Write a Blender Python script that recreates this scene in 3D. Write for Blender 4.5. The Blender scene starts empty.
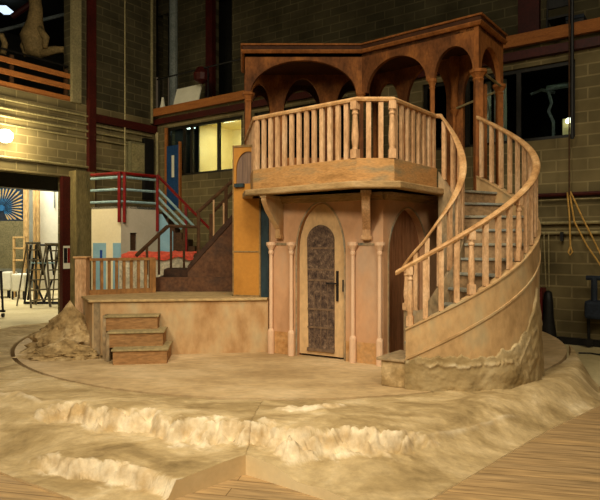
import bpy, bmesh, math, random
from mathutils import Vector, noise
random.seed(7)
R = math.radians
col = bpy.context.scene.collection
S = bpy.context.scene

# ------------------------------------------------------------------ camera
F = 570.0; CZ = 1.75; HY = 243.0
cam_d = bpy.data.cameras.new('camera'); cam = bpy.data.objects.new('camera', cam_d); col.objects.link(cam)
cam_d.sensor_width = 36; cam_d.lens = 36*F/600; cam_d.shift_y = -(250-HY)/600
cam.location = (0, 0, CZ); cam.rotation_euler = (R(90), 0, 0)
cam_d.clip_end = 200
S.camera = cam
# ------------------------------------------------------------------ world, exposure, lights
w = bpy.data.worlds.new('world'); S.world = w; w.use_nodes = True
w.node_tree.nodes['Background'].inputs[0].default_value = (1, .72, .42, 1)
w.node_tree.nodes['Background'].inputs[1].default_value = .05
S.view_settings.view_transform = 'Standard'; S.view_settings.look = 'None'
S.view_settings.gamma = 1; S.view_settings.use_curve_mapping = False
S.view_settings.exposure = 0.0

def look(o, tgt):
    o.rotation_euler = (Vector(tgt)-o.location).to_track_quat('-Z', 'Y').to_euler()
def area(name, loc, tgt, size, power, colr, spread=180):
    d = bpy.data.lights.new(name, 'AREA'); d.shape = 'DISK'; d.size = size; d.energy = power; d.color = colr
    d.spread = R(spread)
    o = bpy.data.objects.new(name, d); col.objects.link(o); o.location = loc; look(o, tgt); return o
def spot(name, loc, tgt, power, colr, ang=60, blend=.8, size=.4):
    d = bpy.data.lights.new(name, 'SPOT'); d.energy = power; d.color = colr; d.spot_size = R(ang); d.spot_blend = blend
    d.shadow_soft_size = size
    o = bpy.data.objects.new(name, d); col.objects.link(o); o.location = loc; look(o, tgt); return o
def point(name, loc, power, colr, size=.1):
    d = bpy.data.lights.new(name, 'POINT'); d.energy = power; d.color = colr; d.shadow_soft_size = size
    o = bpy.data.objects.new(name, d); col.objects.link(o); o.location = loc; return o

WARM = (1, .87, .65)
spot('work_light_front_left', (-3.2, -.5, 5.6), (.2, 7.0, .5), 1650, WARM, 66, 1, .7)
spot('work_light_front_right', (3.0, 0.2, 6.2), (.4, 6.8, .3), 750, WARM, 66, 1, .9)
spot('work_light_overhead', (-.3, 3.6, 7.5), (-.4, 6.0, 0), 800, WARM, 80, 1, .8)
spot('work_light_right_side', (6.0, 3.0, 5.0), (6.5, 9.5, 2.4), 380, (1, .84, .55), 80, 1, .6)
spot('added_left_wall_light', (-2.5, 6.5, 6.5), (-5.6, 14.5, 3.2), 800, (1, .86, .58), 95, 1, .6)  # extra spot with no fixture behind it, lifts the left wall
spot('added_booth_light', (-4.4, 9.8, 5.2), (-4.2, 12.8, 1.9), 230, (1, .9, .7), 50, 1, .3)  # added only to brighten the cream deck house
area('hall_fill', (0, 1.0, 8.5), (-.5, 11, 3), 6, 420, (1, .88, .64))

# ------------------------------------------------------------------ colours / materials
def L(c):
    r = []
    for v in c:
        v = v/255
        r.append(v/12.92 if v <= .04045 else ((v+.055)/1.055)**2.4)
    return (r[0], r[1], r[2], 1)
def nt(name):
    m = bpy.data.materials.new(name); m.use_nodes = True
    t = m.node_tree; b = t.nodes['Principled BSDF']
    return m, t, b
def paint(name, c1, c2, c3=None, stretch=(1, 1, 1), ns=3.0, rough=.75, bump=.15, fine=22, fmix=.35, metal=0, detail=6, spec=.25, seed=0, bd=.01):
    m, t, b = nt(name); N = t.nodes; K = t.links
    tc = N.new('ShaderNodeTexCoord'); oi = N.new('ShaderNodeObjectInfo')
    ad = N.new('ShaderNodeVectorMath'); ad.operation = 'ADD'
    sc = N.new('ShaderNodeVectorMath'); sc.operation = 'SCALE'; sc.inputs[0].default_value = (7.3, 4.1, 9.7)
    K.new(oi.outputs['Random'], sc.inputs['Scale'])
    K.new(tc.outputs['Object'], ad.inputs[0]); K.new(sc.outputs[0], ad.inputs[1])
    mp = N.new('ShaderNodeMapping'); mp.inputs['Scale'].default_value = stretch; mp.inputs['Location'].default_value = (seed, seed*.7, 0)
    K.new(ad.outputs[0], mp.inputs[0])
    n1 = N.new('ShaderNodeTexNoise'); n1.inputs['Scale'].default_value = ns; n1.inputs['Detail'].default_value = detail; n1.inputs['Roughness'].default_value = .6
    K.new(mp.outputs[0], n1.inputs['Vector'])
    cr = N.new('ShaderNodeValToRGB'); e = cr.color_ramp.elements
    e[0].position = .32; e[0].color = L(c1); e[1].position = .68; e[1].color = L(c3 or c2)
    if c3:
        x = cr.color_ramp.elements.new(.5); x.color = L(c2)
    K.new(n1.outputs[0], cr.inputs[0])
    n2 = N.new('ShaderNodeTexNoise'); n2.inputs['Scale'].default_value = fine; n2.inputs['Detail'].default_value = 5
    K.new(mp.outputs[0], n2.inputs['Vector'])
    mr = N.new('ShaderNodeMapRange'); mr.inputs[1].default_value = .3; mr.inputs[2].default_value = .7
    mr.inputs[3].default_value = 1-fmix; mr.inputs[4].default_value = 1+fmix*.5
    K.new(n2.outputs[0], mr.inputs[0])
    mx = N.new('ShaderNodeVectorMath'); mx.operation = 'MULTIPLY'
    K.new(cr.outputs[0], mx.inputs[0]); K.new(mr.outputs[0], mx.inputs[1])
    K.new(mx.outputs[0], b.inputs['Base Color'])
    b.inputs['Roughness'].default_value = rough; b.inputs['Metallic'].default_value = metal
    b.inputs['Specular IOR Level'].default_value = spec
    if bump:
        bp = N.new('ShaderNodeBump'); bp.inputs['Strength'].default_value = bump; bp.inputs['Distance'].default_value = bd
        K.new(n2.outputs[0], bp.inputs['Height']); K.new(bp.outputs[0], b.inputs['Normal'])
    return m
def emis(name, c, s):
    m, t, b = nt(name); b.inputs['Base Color'].default_value = L(c)
    b.inputs['Emission Color'].default_value = L(c); b.inputs['Emission Strength'].default_value = s
    return m
def brick(name, c1, c2, mortar, bw=.5, bh=.2, mort=.012, dirt=.5):
    m, t, b = nt(name); N = t.nodes; K = t.links
    tc = N.new('ShaderNodeTexCoord'); sp = N.new('ShaderNodeSeparateXYZ'); cb = N.new('ShaderNodeCombineXYZ')
    K.new(tc.outputs['Object'], sp.inputs[0]); K.new(sp.outputs[0], cb.inputs[0]); K.new(sp.outputs[2], cb.inputs[1])
    br = N.new('ShaderNodeTexBrick'); br.inputs['Scale'].default_value = 1
    br.inputs['Brick Width'].default_value = bw; br.inputs['Row Height'].default_value = bh
    br.inputs['Mortar Size'].default_value = mort; br.inputs['Mortar Smooth'].default_value = .4
    br.inputs['Color1'].default_value = L(c1); br.inputs['Color2'].default_value = L(c2); br.inputs['Mortar'].default_value = L(mortar)
    K.new(cb.outputs[0], br.inputs['Vector'])
    n = N.new('ShaderNodeTexNoise'); n.inputs['Scale'].default_value = 1.3; n.inputs['Detail'].default_value = 8
    K.new(tc.outputs['Object'], n.inputs['Vector'])
    mr = N.new('ShaderNodeMapRange'); mr.inputs[1].default_value = .3; mr.inputs[2].default_value = .7
    mr.inputs[3].default_value = 1-dirt; mr.inputs[4].default_value = 1.15
    K.new(n.outputs[0], mr.inputs[0])
    mx = N.new('ShaderNodeVectorMath'); mx.operation = 'MULTIPLY'
    K.new(br.outputs[0], mx.inputs[0]); K.new(mr.outputs[0], mx.inputs[1]); K.new(mx.outputs[0], b.inputs['Base Color'])
    b.inputs['Roughness'].default_value = .9; b.inputs['Specular IOR Level'].default_value = .1
    bp = N.new('ShaderNodeBump'); bp.inputs['Strength'].default_value = .5; bp.inputs['Distance'].default_value = .015; bp.invert = True
    K.new(br.outputs['Fac'], bp.inputs['Height']); K.new(bp.outputs[0], b.inputs['Normal'])
    return m
def glass(name, tint=(40, 45, 45)):
    m, t, b = nt(name); b.inputs['Base Color'].default_value = L((190, 205, 205))
    b.inputs['Transmission Weight'].default_value = 1; b.inputs['Roughness'].default_value = .03; b.inputs['IOR'].default_value = 1.05
    return m

M = {}
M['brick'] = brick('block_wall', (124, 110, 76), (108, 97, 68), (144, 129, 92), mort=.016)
M['brick_dim'] = brick('block_wall_dimmed', (78, 71, 51), (66, 61, 44), (94, 86, 62), mort=.016)  # same blocks, with the dimness of the upper hall darkened into the colour
M['ceil'] = paint('dark_ceiling', (30, 30, 24), (44, 42, 34), ns=1)
M['redsteel'] = paint('dark_red_steel', (54, 15, 10), (72, 22, 15), ns=2, rough=.5, bump=.05)
M['orange_beam'] = paint('orange_wood_beam', (142, 84, 38), (164, 102, 48), stretch=(1, 1, 6), ns=3)
M['pale_band'] = paint('pale_concrete_band', (120, 112, 80), (140, 128, 92), ns=2)
M['pillar'] = paint('grimy_concrete_pillar', (104, 92, 58), (134, 118, 76), (92, 84, 56), stretch=(2, 2, .5), ns=2, bump=.15)
M['dframe'] = paint('dark_window_frame', (24, 22, 16), (34, 30, 22), ns=2, rough=.4)
M['glass'] = glass('window_glass')
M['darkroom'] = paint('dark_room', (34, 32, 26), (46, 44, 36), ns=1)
M['cream_wall'] = paint('cream_office_wall', (226, 208, 150), (236, 220, 168), ns=2, bump=0, fmix=.05)
M['blue_door'] = paint('blue_door_paint', (24, 58, 100), (32, 70, 116), ns=2, rough=.5, bump=.03)
M['pipe'] = paint('dull_conduit', (150, 138, 98), (174, 160, 116), ns=4, rough=.45, metal=.3)
M['grey_pipe'] = paint('grey_duct', (120, 128, 124), (140, 146, 140), ns=4, rough=.5)
M['white_panel'] = paint('offwhite_board', (208, 204, 182), (224, 220, 200), ns=2, bump=.0, fmix=.05)
M['black'] = paint('black_metal', (18, 18, 18), (30, 28, 26), ns=5, rough=.5)
# stage set paints
M['facade'] = paint('rosy_ochre_scenic_plaster', (176, 132, 94), (200, 154, 114), (188, 156, 126), stretch=(1, 1, .6), ns=1.6, bump=.08, fine=14, fmix=.08)
M['facade_low'] = paint('ochre_stained_plaster', (166, 124, 78), (194, 158, 112), (192, 170, 130), stretch=(1.2, 1.2, .6), ns=2.6, bump=.08, fine=14, fmix=.1)
M['dado'] = paint('ochre_dado_stain', (172, 120, 66), (196, 150, 96), (184, 146, 104), ns=5, bump=.1, fmix=.2)
M['column'] = paint('pale_pink_column_paint', (218, 178, 142), (226, 190, 156), stretch=(1, 1, .5), ns=2, bump=.03, fmix=.08)
M['wood_lt'] = paint('golden_scenic_wood', (180, 136, 94), (206, 164, 120), (224, 188, 148), stretch=(1.2, 1.2, .35), ns=5, bump=.12, fine=40, fmix=.22)
M['rail'] = paint('worn_handrail_wood', (172, 126, 78), (202, 156, 104), (222, 182, 132), stretch=(1, 1, 1), ns=6, bump=.1, fine=40, fmix=.2, rough=.5)
M['parapet'] = paint('weathered_parapet_wood', (158, 116, 66), (190, 142, 86), (150, 128, 92), stretch=(.7, .7, 3), ns=3, bump=.15, fine=30, fmix=.25)
M['ledge'] = paint('greyed_ledge_wood', (136, 112, 74), (170, 138, 92), (186, 156, 112), stretch=(.7, .7, 3), ns=3, bump=.15, fine=30, fmix=.25)
M['gal'] = paint('reddish_arcade_wood', (84, 50, 26), (132, 80, 40), (184, 116, 56), stretch=(1.2, 1.2, .6), ns=2.2, bump=.15, fine=30, fmix=.3)
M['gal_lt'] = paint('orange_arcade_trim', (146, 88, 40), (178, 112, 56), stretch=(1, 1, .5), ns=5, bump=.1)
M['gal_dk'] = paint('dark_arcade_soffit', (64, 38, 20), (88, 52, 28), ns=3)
M['niche'] = paint('brown_niche_boards', (128, 82, 52), (154, 106, 70), (116, 76, 50), stretch=(6, 6, .4), ns=2.5, bump=.1)
M['doorleaf'] = paint('tan_door_paint', (196, 158, 110), (214, 178, 130), stretch=(1, 1, .6), ns=3, bump=.08, fmix=.15)
M['doorgrille'] = paint('dark_aged_door_panel', (58, 44, 38), (96, 76, 62), (136, 112, 90), stretch=(1, 1, .8), ns=16, bump=.5, fine=60, fmix=.5)
M['doorstrap'] = paint('pale_door_strap', (108, 86, 66), (128, 102, 78), ns=12, bump=.3)
M['iron'] = paint('black_iron', (22, 18, 16), (34, 28, 24), ns=9, rough=.5)
M['stairwall'] = paint('streaked_spiral_plaster', (152, 120, 78), (194, 158, 110), (178, 160, 122), stretch=(1.1, 1.1, .6), ns=2.6, bump=.1, fine=14, fmix=.14)
M['tread'] = paint('bluish_grey_tread', (124, 122, 106), (148, 142, 122), (130, 136, 132), stretch=(1, 1, 2), ns=3, bump=.1)
M['riser'] = paint('dusty_riser', (142, 112, 78), (164, 134, 98), ns=4, bump=.1)
M['curb'] = paint('grey_tan_curb', (140, 122, 92), (166, 140, 104), (130, 128, 112), stretch=(1, 1, .6), ns=3, bump=.1)
M['rock'] = paint('modelled_rock_base', (134, 108, 68), (172, 144, 98), (208, 182, 138), ns=3.5, bump=.5, fine=14, fmix=.25, bd=.02, rough=.9)
M['deck'] = paint('painted_deck', (168, 140, 94), (194, 166, 118), stretch=(.6, 1.6, 1), ns=3, bump=.1)
M['step_riser'] = paint('ochre_step_riser', (144, 104, 62), (170, 128, 82), stretch=(.5, 1, 2), ns=4, bump=.1)
M['step_tread'] = paint('grey_green_step_tread', (150, 134, 94), (172, 152, 108), ns=4, bump=.1)
M['rail_br'] = paint('brown_balustrade_wood', (136, 94, 50), (168, 122, 70), stretch=(1, 1, .5), ns=5, bump=.1)
M['dkstair'] = paint('dark_brown_stair', (50, 33, 22), (70, 46, 30), (60, 40, 26), ns=3, bump=.1)
M['dkstair2'] = paint('rust_brown_boards', (82, 52, 34), (104, 70, 46), (78, 56, 42), ns=3, bump=.1)
M['dkrail'] = paint('dark_umber_rail', (66, 44, 26), (90, 62, 36), ns=5, bump=.05)
M['ochre'] = paint('ochre_orange_panel', (172, 116, 44), (188, 130, 54), (180, 122, 48), ns=1.6, bump=.05, fmix=.08)
M['ochre_edge'] = paint('dusty_panel_frame', (134, 108, 66), (156, 126, 80), ns=4)
M['dkblue'] = paint('dark_blue_frame', (34, 50, 56), (48, 64, 68), stretch=(1, 1, .4), ns=4)
M['fadedboards'] = paint('faded_lilac_boards', (96, 78, 70), (150, 122, 100), stretch=(14, 14, .3), ns=2, bump=.2)
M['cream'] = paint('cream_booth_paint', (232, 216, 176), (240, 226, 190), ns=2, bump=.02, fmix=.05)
M['shadeface'] = paint('shaded_grey_booth_paint', (176, 166, 146), (190, 180, 160), ns=2, bump=.02, fmix=.05)  # booth paint for the side face, its shade mixed into the colour
M['ltblue'] = paint('pale_blue_paint', (128, 168, 186), (146, 184, 200), ns=3, bump=.02, fmix=.06)
M['deepblue'] = paint('deep_blue_paint', (24, 62, 140), (30, 70, 150), ns=3, bump=0)
M['redrail'] = paint('red_rail_paint', (112, 20, 16), (138, 28, 22), ns=3, rough=.4, bump=.03)
M['bluerail'] = paint('pale_blue_rail', (136, 168, 172), (156, 186, 188), ns=3, rough=.4, bump=.03)
M['coral'] = paint('coral_red_cloth', (222, 84, 62), (240, 106, 80), ns=5, bump=.2, bd=.02)
M['whitecloth'] = paint('crumpled_white_cloth', (196, 186, 158), (224, 214, 188), ns=4, bump=.3, bd=.02)
M['bluewall'] = paint('grey_dock_wall', (100, 102, 90), (122, 122, 106), ns=1, bump=0, fmix=.06)
M['cut_tan'] = paint('tan_cut_edge', (206, 178, 130), (220, 194, 148), ns=3, bump=.03, fmix=.05)
M['wood_raw'] = paint('raw_pine', (186, 150, 96), (206, 172, 116), stretch=(1, 1, .3), ns=5)
M['alu'] = paint('weathered_ladder_metal', (92, 84, 66), (118, 108, 84), ns=4, rough=.5, metal=.3)
M['rope'] = paint('hemp_rope', (196, 150, 74), (214, 170, 92), ns=30, bump=.4)
M['wine'] = paint('wine_red_cabinet', (86, 22, 20), (104, 30, 26), ns=3, rough=.5)
M['bag'] = paint('dark_blue_cloth', (28, 36, 48), (42, 50, 62), ns=4)
M['sculpt'] = paint('olive_brown_papier_mache', (116, 98, 62), (146, 122, 78), ns=4, bump=.5, bd=.02)
M['cutface'] = paint('cream_cut_edge', (232, 208, 160), (240, 220, 176), ns=3, bump=.03, fmix=.05)
M['greybox'] = paint('grey_green_enclosure', (112, 106, 76), (128, 120, 88), ns=2, rough=.5)

# apron / turntable materials with a point attribute marking the white plaster scarps
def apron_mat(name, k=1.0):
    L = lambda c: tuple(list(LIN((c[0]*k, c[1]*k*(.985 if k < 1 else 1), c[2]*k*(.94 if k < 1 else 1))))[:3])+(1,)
    m, t, b = nt(name); N = t.nodes; K = t.links
    tc = N.new('ShaderNodeTexCoord')
    n1 = N.new('ShaderNodeTexNoise'); n1.inputs['Scale'].default_value = 1.6; n1.inputs['Detail'].default_value = 9; n1.inputs['Roughness'].default_value = .62; n1.inputs['Distortion'].default_value = .8
    mp = N.new('ShaderNodeMapping'); mp.inputs['Scale'].default_value = (.9, 1.5, 1)
    K.new(tc.outputs['Object'], mp.inputs[0]); K.new(mp.outputs[0], n1.inputs['Vector'])
    cr = N.new('ShaderNodeValToRGB'); e = cr.color_ramp.elements
    e[0].position = .3; e[0].color = L((134, 112, 74)); e[1].position = .72; e[1].color = L((220, 200, 160))
    x = e.new(.45); x.color = L((170, 146, 102)); x = e.new(.58); x.color = L((196, 172, 128))
    K.new(n1.outputs[0], cr.inputs[0])
    n3 = N.new('ShaderNodeTexNoise'); n3.inputs['Scale'].default_value = 5; n3.inputs['Detail'].default_value = 8
    K.new(tc.outputs['Object'], n3.inputs['Vector'])
    cw = N.new('ShaderNodeValToRGB'); e = cw.color_ramp.elements
    e[0].position = .34; e[0].color = L((190, 160, 112)); e[1].position = .66; e[1].color = L((240, 224, 192))
    K.new(n3.outputs[0], cw.inputs[0])
    at = N.new('ShaderNodeAttribute'); at.attribute_name = 'plaster'
    mx = N.new('ShaderNodeMix'); mx.data_type = 'RGBA'
    K.new(at.outputs['Fac'], mx.inputs['Factor']); K.new(cr.outputs[0], mx.inputs[6]); K.new(cw.outputs[0], mx.inputs[7])
    n5 = N.new('ShaderNodeTexNoise'); n5.inputs['Scale'].default_value = 11; n5.inputs['Detail'].default_value = 8; n5.inputs['Roughness'].default_value = .7
    K.new(mp.outputs[0], n5.inputs['Vector'])
    mr = N.new('ShaderNodeMapRange'); mr.inputs[1].default_value = .3; mr.inputs[2].default_value = .7; mr.inputs[3].default_value = .8; mr.inputs[4].default_value = 1.14
    K.new(n5.outputs[0], mr.inputs[0]); mm = N.new('ShaderNodeVectorMath'); mm.operation = 'MULTIPLY'
    K.new(mx.outputs[2], mm.inputs[0]); K.new(mr.outputs[0], mm.inputs[1]); K.new(mm.outputs[0], b.inputs['Base Color'])
    b.inputs['Roughness'].default_value = .85; b.inputs['Specular IOR Level'].default_value = .2
    n2 = N.new('ShaderNodeTexNoise'); n2.inputs['Scale'].default_value = 9; n2.inputs['Detail'].default_value = 10
    K.new(mp.outputs[0], n2.inputs['Vector'])
    bp = N.new('ShaderNodeBump'); bp.inputs['Strength'].default_value = .5; bp.inputs['Distance'].default_value = .03
    K.new(n2.outputs[0], bp.inputs['Height']); K.new(bp.outputs[0], b.inputs['Normal'])
    return m
LIN = L
M['apron'] = apron_mat('painted_rock_apron')
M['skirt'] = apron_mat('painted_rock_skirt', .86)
M['disc'] = paint('turntable_painted_canvas', (166, 138, 96), (194, 166, 122), (212, 186, 144), stretch=(.8, 1.4, 1), ns=1.3, bump=.15, fine=12, fmix=.18, detail=9)
def plank_mat(name):
    m, t, b = nt(name); N = t.nodes; K = t.links
    tc = N.new('ShaderNodeTexCoord'); mp = N.new('ShaderNodeMapping'); mp.inputs['Rotation'].default_value = (0, 0, R(12))
    K.new(tc.outputs['Object'], mp.inputs[0])
    br = N.new('ShaderNodeTexBrick'); br.inputs['Scale'].default_value = 1; br.inputs['Brick Width'].default_value = 7; br.inputs['Row Height'].default_value = .13
    br.inputs['Mortar Size'].default_value = .004; br.inputs['Color1'].default_value = L((178, 146, 100)); br.inputs['Color2'].default_value = L((164, 136, 96)); br.inputs['Mortar'].default_value = L((120, 94, 60))
    K.new(mp.outputs[0], br.inputs['Vector'])
    m2 = N.new('ShaderNodeMapping'); m2.inputs['Scale'].default_value = (1, 9, 1); K.new(mp.outputs[0], m2.inputs[0])
    n = N.new('ShaderNodeTexNoise'); n.inputs['Scale'].default_value = 2.5; n.inputs['Detail'].default_value = 8; K.new(m2.outputs[0], n.inputs['Vector'])
    mr = N.new('ShaderNodeMapRange'); mr.inputs[1].default_value = .3; mr.inputs[2].default_value = .7; mr.inputs[3].default_value = .6; mr.inputs[4].default_value = 1.3
    K.new(n.outputs[0], mr.inputs[0])
    mx = N.new('ShaderNodeVectorMath'); mx.operation = 'MULTIPLY'; K.new(br.outputs[0], mx.inputs[0]); K.new(mr.outputs[0], mx.inputs[1])
    K.new(mx.outputs[0], b.inputs['Base Color']); b.inputs['Roughness'].default_value = .6; b.inputs['Specular IOR Level'].default_value = .3
    bp = N.new('ShaderNodeBump'); bp.inputs['Strength'].default_value = .3; bp.inputs['Distance'].default_value = .01
    K.new(n.outputs[0], bp.inputs['Height']); K.new(bp.outputs[0], b.inputs['Normal'])
    return m
M['plank'] = plank_mat('stage_floor_boards')
M['concrete'] = paint('dusty_beige_floor', (164, 150, 108), (190, 174, 130), (202, 188, 146), ns=.8, bump=.1, fmix=.1)

# ------------------------------------------------------------------ mesh builder
class MB:
    def __init__(s): s.v = []; s.f = []; s.at = None
    def add(s, vs, fs):
        n = len(s.v); s.v += [tuple(p) for p in vs]; s.f += [tuple(i+n for i in f) for f in fs]; return s
    def fbox(s, f, s0, s1, n0, n1, z0, z1):
        c = [f(a, b, z) for z in (z0, z1) for b in (n0, n1) for a in (s0, s1)]
        return s.add(c, [(0, 1, 3, 2), (4, 6, 7, 5), (0, 4, 5, 1), (2, 3, 7, 6), (0, 2, 6, 4), (1, 5, 7, 3)])
    def box(s, x0, x1, y0, y1, z0, z1):
        return s.fbox(lambda a, b, z: (a, b, z), x0, x1, y0, y1, z0, z1)
    def prism(s, pts, z0, z1):
        n = len(pts)
        vs = [(p[0], p[1], z0) for p in pts]+[(p[0], p[1], z1) for p in pts]
        return s.add(vs, [tuple(range(n-1, -1, -1)), tuple(range(n, 2*n))]+[(i, (i+1) % n, n+(i+1) % n, n+i) for i in range(n)])
    def extr(s, f, pts, n0, n1):
        n = len(pts)
        vs = [f(p[0], n0, p[1]) for p in pts]+[f(p[0], n1, p[1]) for p in pts]
        return s.add(vs, [tuple(range(n-1, -1, -1)), tuple(range(n, 2*n))]+[(i, (i+1) % n, n+(i+1) % n, n+i) for i in range(n)])
    def tube(s, pts, r, seg=8):
        pts = [Vector(p) for p in pts]; rings = []
        up = None
        for i, p in enumerate(pts):
            d = (pts[min(i+1, len(pts)-1)]-pts[max(i-1, 0)]).normalized()
            if up is None: up = Vector((0, 0, 1)) if abs(d.z) < .9 else Vector((1, 0, 0))
            a = d.cross(up).normalized(); b = a.cross(d).normalized(); up = b
            rr = r[i] if isinstance(r, (list, tuple)) else r
            rings.append([p+(a*math.cos(2*math.pi*k/seg)+b*math.sin(2*math.pi*k/seg))*rr for k in range(seg)])
        vs = [v for q in rings for v in q]; fs = []
        for i in range(len(rings)-1):
            for k in range(seg):
                fs.append((i*seg+k, i*seg+(k+1) % seg, (i+1)*seg+(k+1) % seg, (i+1)*seg+k))
        fs.append(tuple(range(seg-1, -1, -1))); m = (len(rings)-1)*seg; fs.append(tuple(range(m, m+seg)))
        return s.add(vs, fs)
    def sweep(s, pts, prof):
        """prof: list of (side, up) closed; pts 3-D; side is horizontal perpendicular (mitred)"""
        pts = [Vector(p) for p in pts]; n = len(prof); vs = []
        for i, p in enumerate(pts):
            d0 = (p-pts[i-1]) if i else (pts[1]-p); d1 = (pts[i+1]-p) if i < len(pts)-1 else (p-pts[i-1])
            d0.z = d1.z = 0; d0.normalize(); d1.normalize()
            n0 = Vector((d0.y, -d0.x, 0)); n1 = Vector((d1.y, -d1.x, 0)); m = (n0+n1).normalized()
            k = 1/max(.4, m.dot(n0))
            vs += [p+m*(a*k)+Vector((0, 0, b)) for a, b in prof]
        fs = []
        for i in range(len(pts)-1):
            for k in range(n): fs.append((i*n+k, i*n+(k+1) % n, (i+1)*n+(k+1) % n, (i+1)*n+k))
        fs.append(tuple(range(n-1, -1, -1))); q = (len(pts)-1)*n; fs.append(tuple(range(q, q+n)))
        return s.add(vs, fs)
    def lathe(s, c, prof, seg=12, sx=1, sy=1):
        vs = []
        for r_, z in prof:
            for k in range(seg):
                a = 2*math.pi*k/seg; vs.append((c[0]+r_*math.cos(a)*sx, c[1]+r_*math.sin(a)*sy, c[2]+z))
        fs = []; n = len(prof)
        for i in range(n-1):
            for k in range(seg): fs.append((i*seg+k, i*seg+(k+1) % seg, (i+1)*seg+(k+1) % seg, (i+1)*seg+k))
        fs.append(tuple(range(seg-1, -1, -1))); fs.append(tuple(range((n-1)*seg, n*seg)))
        return s.add(vs, fs)
    def archwall(s, f, Ln, z0, z1, n0, n1, ops, x0=0.0):
        """wall strip with openings; op=(centre, halfwidth, bottom, spring, rise, kind)"""
        xs = {x0, Ln}
        for c, hw, b, sp, ri, kind in ops:
            k = 22 if kind != 'rect' else 1
            for i in range(k+1): xs.add(round(c-hw*math.cos(math.pi*i/k), 5) if k > 1 else c-hw+2*hw*i)
            if kind == 'gothic': xs.add(c)
        xs = sorted(xs)
        def top(op, x):
            c, hw, b, sp, ri, kind = op; q = min(1, abs(x-c)/hw)
            if kind == 'rect': return sp+ri
            if kind == 'gothic': 
                # pointed: mix of circle arc and slope
                return sp+ri*(.91*math.sqrt(max(0, 1-q*q))+.09*(1-q))
            return sp+ri*math.sqrt(max(0, 1-q*q))
        def quad(a, b, za0, zb0, za1, zb1):
            p = lambda x, n, z: f(x, n, z)
            s.add([p(a, n0, za0), p(b, n0, zb0), p(b, n0, zb1), p(a, n0, za1)], [(0, 1, 2, 3)])
            s.add([p(a, n1, za0), p(b, n1, zb0), p(b, n1, zb1), p(a, n1, za1)], [(3, 2, 1, 0)])
            s.add([p(a, n0, za1), p(b, n0, zb1), p(b, n1, zb1), p(a, n1, za1)], [(0, 1, 2, 3)])
            s.add([p(a, n0, za0), p(b, n0, zb0), p(b, n1, zb0), p(a, n1, za0)], [(3, 2, 1, 0)])
        def vert(x, za, zb):
            if zb-za > 1e-4: s.add([f(x, n0, za), f(x, n1, za), f(x, n1, zb), f(x, n0, zb)], [(0, 1, 2, 3)])
        for a, b in zip(xs, xs[1:]):
            if b-a < 1e-5: continue
            mid = (a+b)/2; op = None
            for o in ops:
                if abs(mid-o[0]) < o[1]: op = o
            if op is None: quad(a, b, z0, z0, z1, z1)
            else:
                quad(a, b, top(op, a), top(op, b), z1, z1)
                if op[2] > z0+1e-4: quad(a, b, z0, z0, op[2], op[2])
        for o in ops:
            for sg in (-1, 1): vert(o[0]+sg*o[1], o[2], top(o, o[0]+sg*o[1]))
        vert(x0, z0, z1); vert(Ln, z0, z1)
        return s
    def shell(s, c, r0, r1, ths, zb, zt, closed=True):
        vs = []
        for t in ths:
            a = R(t); ca, sa = math.cos(a), math.sin(a)
            b_, t_ = zb(t), zt(t)
            vs += [(c[0]+r0*ca, c[1]+r0*sa, b_), (c[0]+r1*ca, c[1]+r1*sa, b_), (c[0]+r1*ca, c[1]+r1*sa, t_), (c[0]+r0*ca, c[1]+r0*sa, t_)]
        fs = []
        for i in range(len(ths)-1):
            for k in range(4): fs.append((i*4+k, i*4+(k+1) % 4, (i+1)*4+(k+1) % 4, (i+1)*4+k))
        fs.append((3, 2, 1, 0)); q = (len(ths)-1)*4; fs.append((q, q+1, q+2, q+3))
        return s.add(vs, fs)

def Fr(P0, P1=None, u=None):
    if u is None:
        d = Vector((P1[0]-P0[0], P1[1]-P0[1])); ln = d.length; d.normalize()
    else: d = Vector(u).normalized(); ln = 0
    def f(s_, n, z): return (P0[0]+d.x*s_+d.y*n, P0[1]+d.y*s_-d.x*n, z)
    f.len = ln; f.d = d
    return f
def wloc(o):
    v = Vector((0, 0, 0))
    while o: v = v+Vector(o.location); o = o.parent
    return v
def ob(name, mb, mat, parent=None, loc=None, bevel=0, smooth=False, rz=0):
    """loc=None: vertices are world coordinates, the origin goes to the parent's base (or the bottom centre)"""
    vs = mb.v
    if loc is None:
        if parent: off = wloc(parent)
        else:
            xs = [v[0] for v in vs]; ys = [v[1] for v in vs]; zs = [v[2] for v in vs]
            off = Vector(((min(xs)+max(xs))/2, (min(ys)+max(ys))/2, min(zs)))
        vs = [(v[0]-off.x, v[1]-off.y, v[2]-off.z) for v in vs]
    me = bpy.data.meshes.new(name); me.from_pydata(vs, [], mb.f)
    bm = bmesh.new(); bm.from_mesh(me)
    if mb.at is None: bmesh.ops.remove_doubles(bm, verts=bm.verts, dist=1e-5)
    bmesh.ops.recalc_face_normals(bm, faces=bm.faces); bm.to_mesh(me); bm.free()
    mats = mat if isinstance(mat, (list, tuple)) else [mat]
    for q in mats: me.materials.append(q)
    o = bpy.data.objects.new(name, me); col.objects.link(o)
    if parent:
        o.parent = parent
        o.location = (0, 0, 0) if loc is None else Vector(loc)-wloc(parent)
    else: o.location = off if loc is None else loc
    o.rotation_euler = (0, 0, rz)
    if smooth:
        for p in me.polygons: p.use_smooth = True
    if bevel:
        b = o.modifiers.new('bevel', 'BEVEL'); b.width = bevel; b.segments = 2; b.limit_method = 'ANGLE'; b.angle_limit = R(40)
    return o
def tag(o, label=None, cat=None, group=None, kind=None):
    if label: o['label'] = label
    if cat: o['category'] = cat
    if group: o['group'] = group
    if kind: o['kind'] = kind
    return o
def thing(name, loc, label, cat, group=None, rz=0):
    o = bpy.data.objects.new(name, None); o.empty_display_size = .1; col.objects.link(o); o.location = loc; o.rotation_euler = (0, 0, rz)
    return tag(o, label, cat, group)
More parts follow.
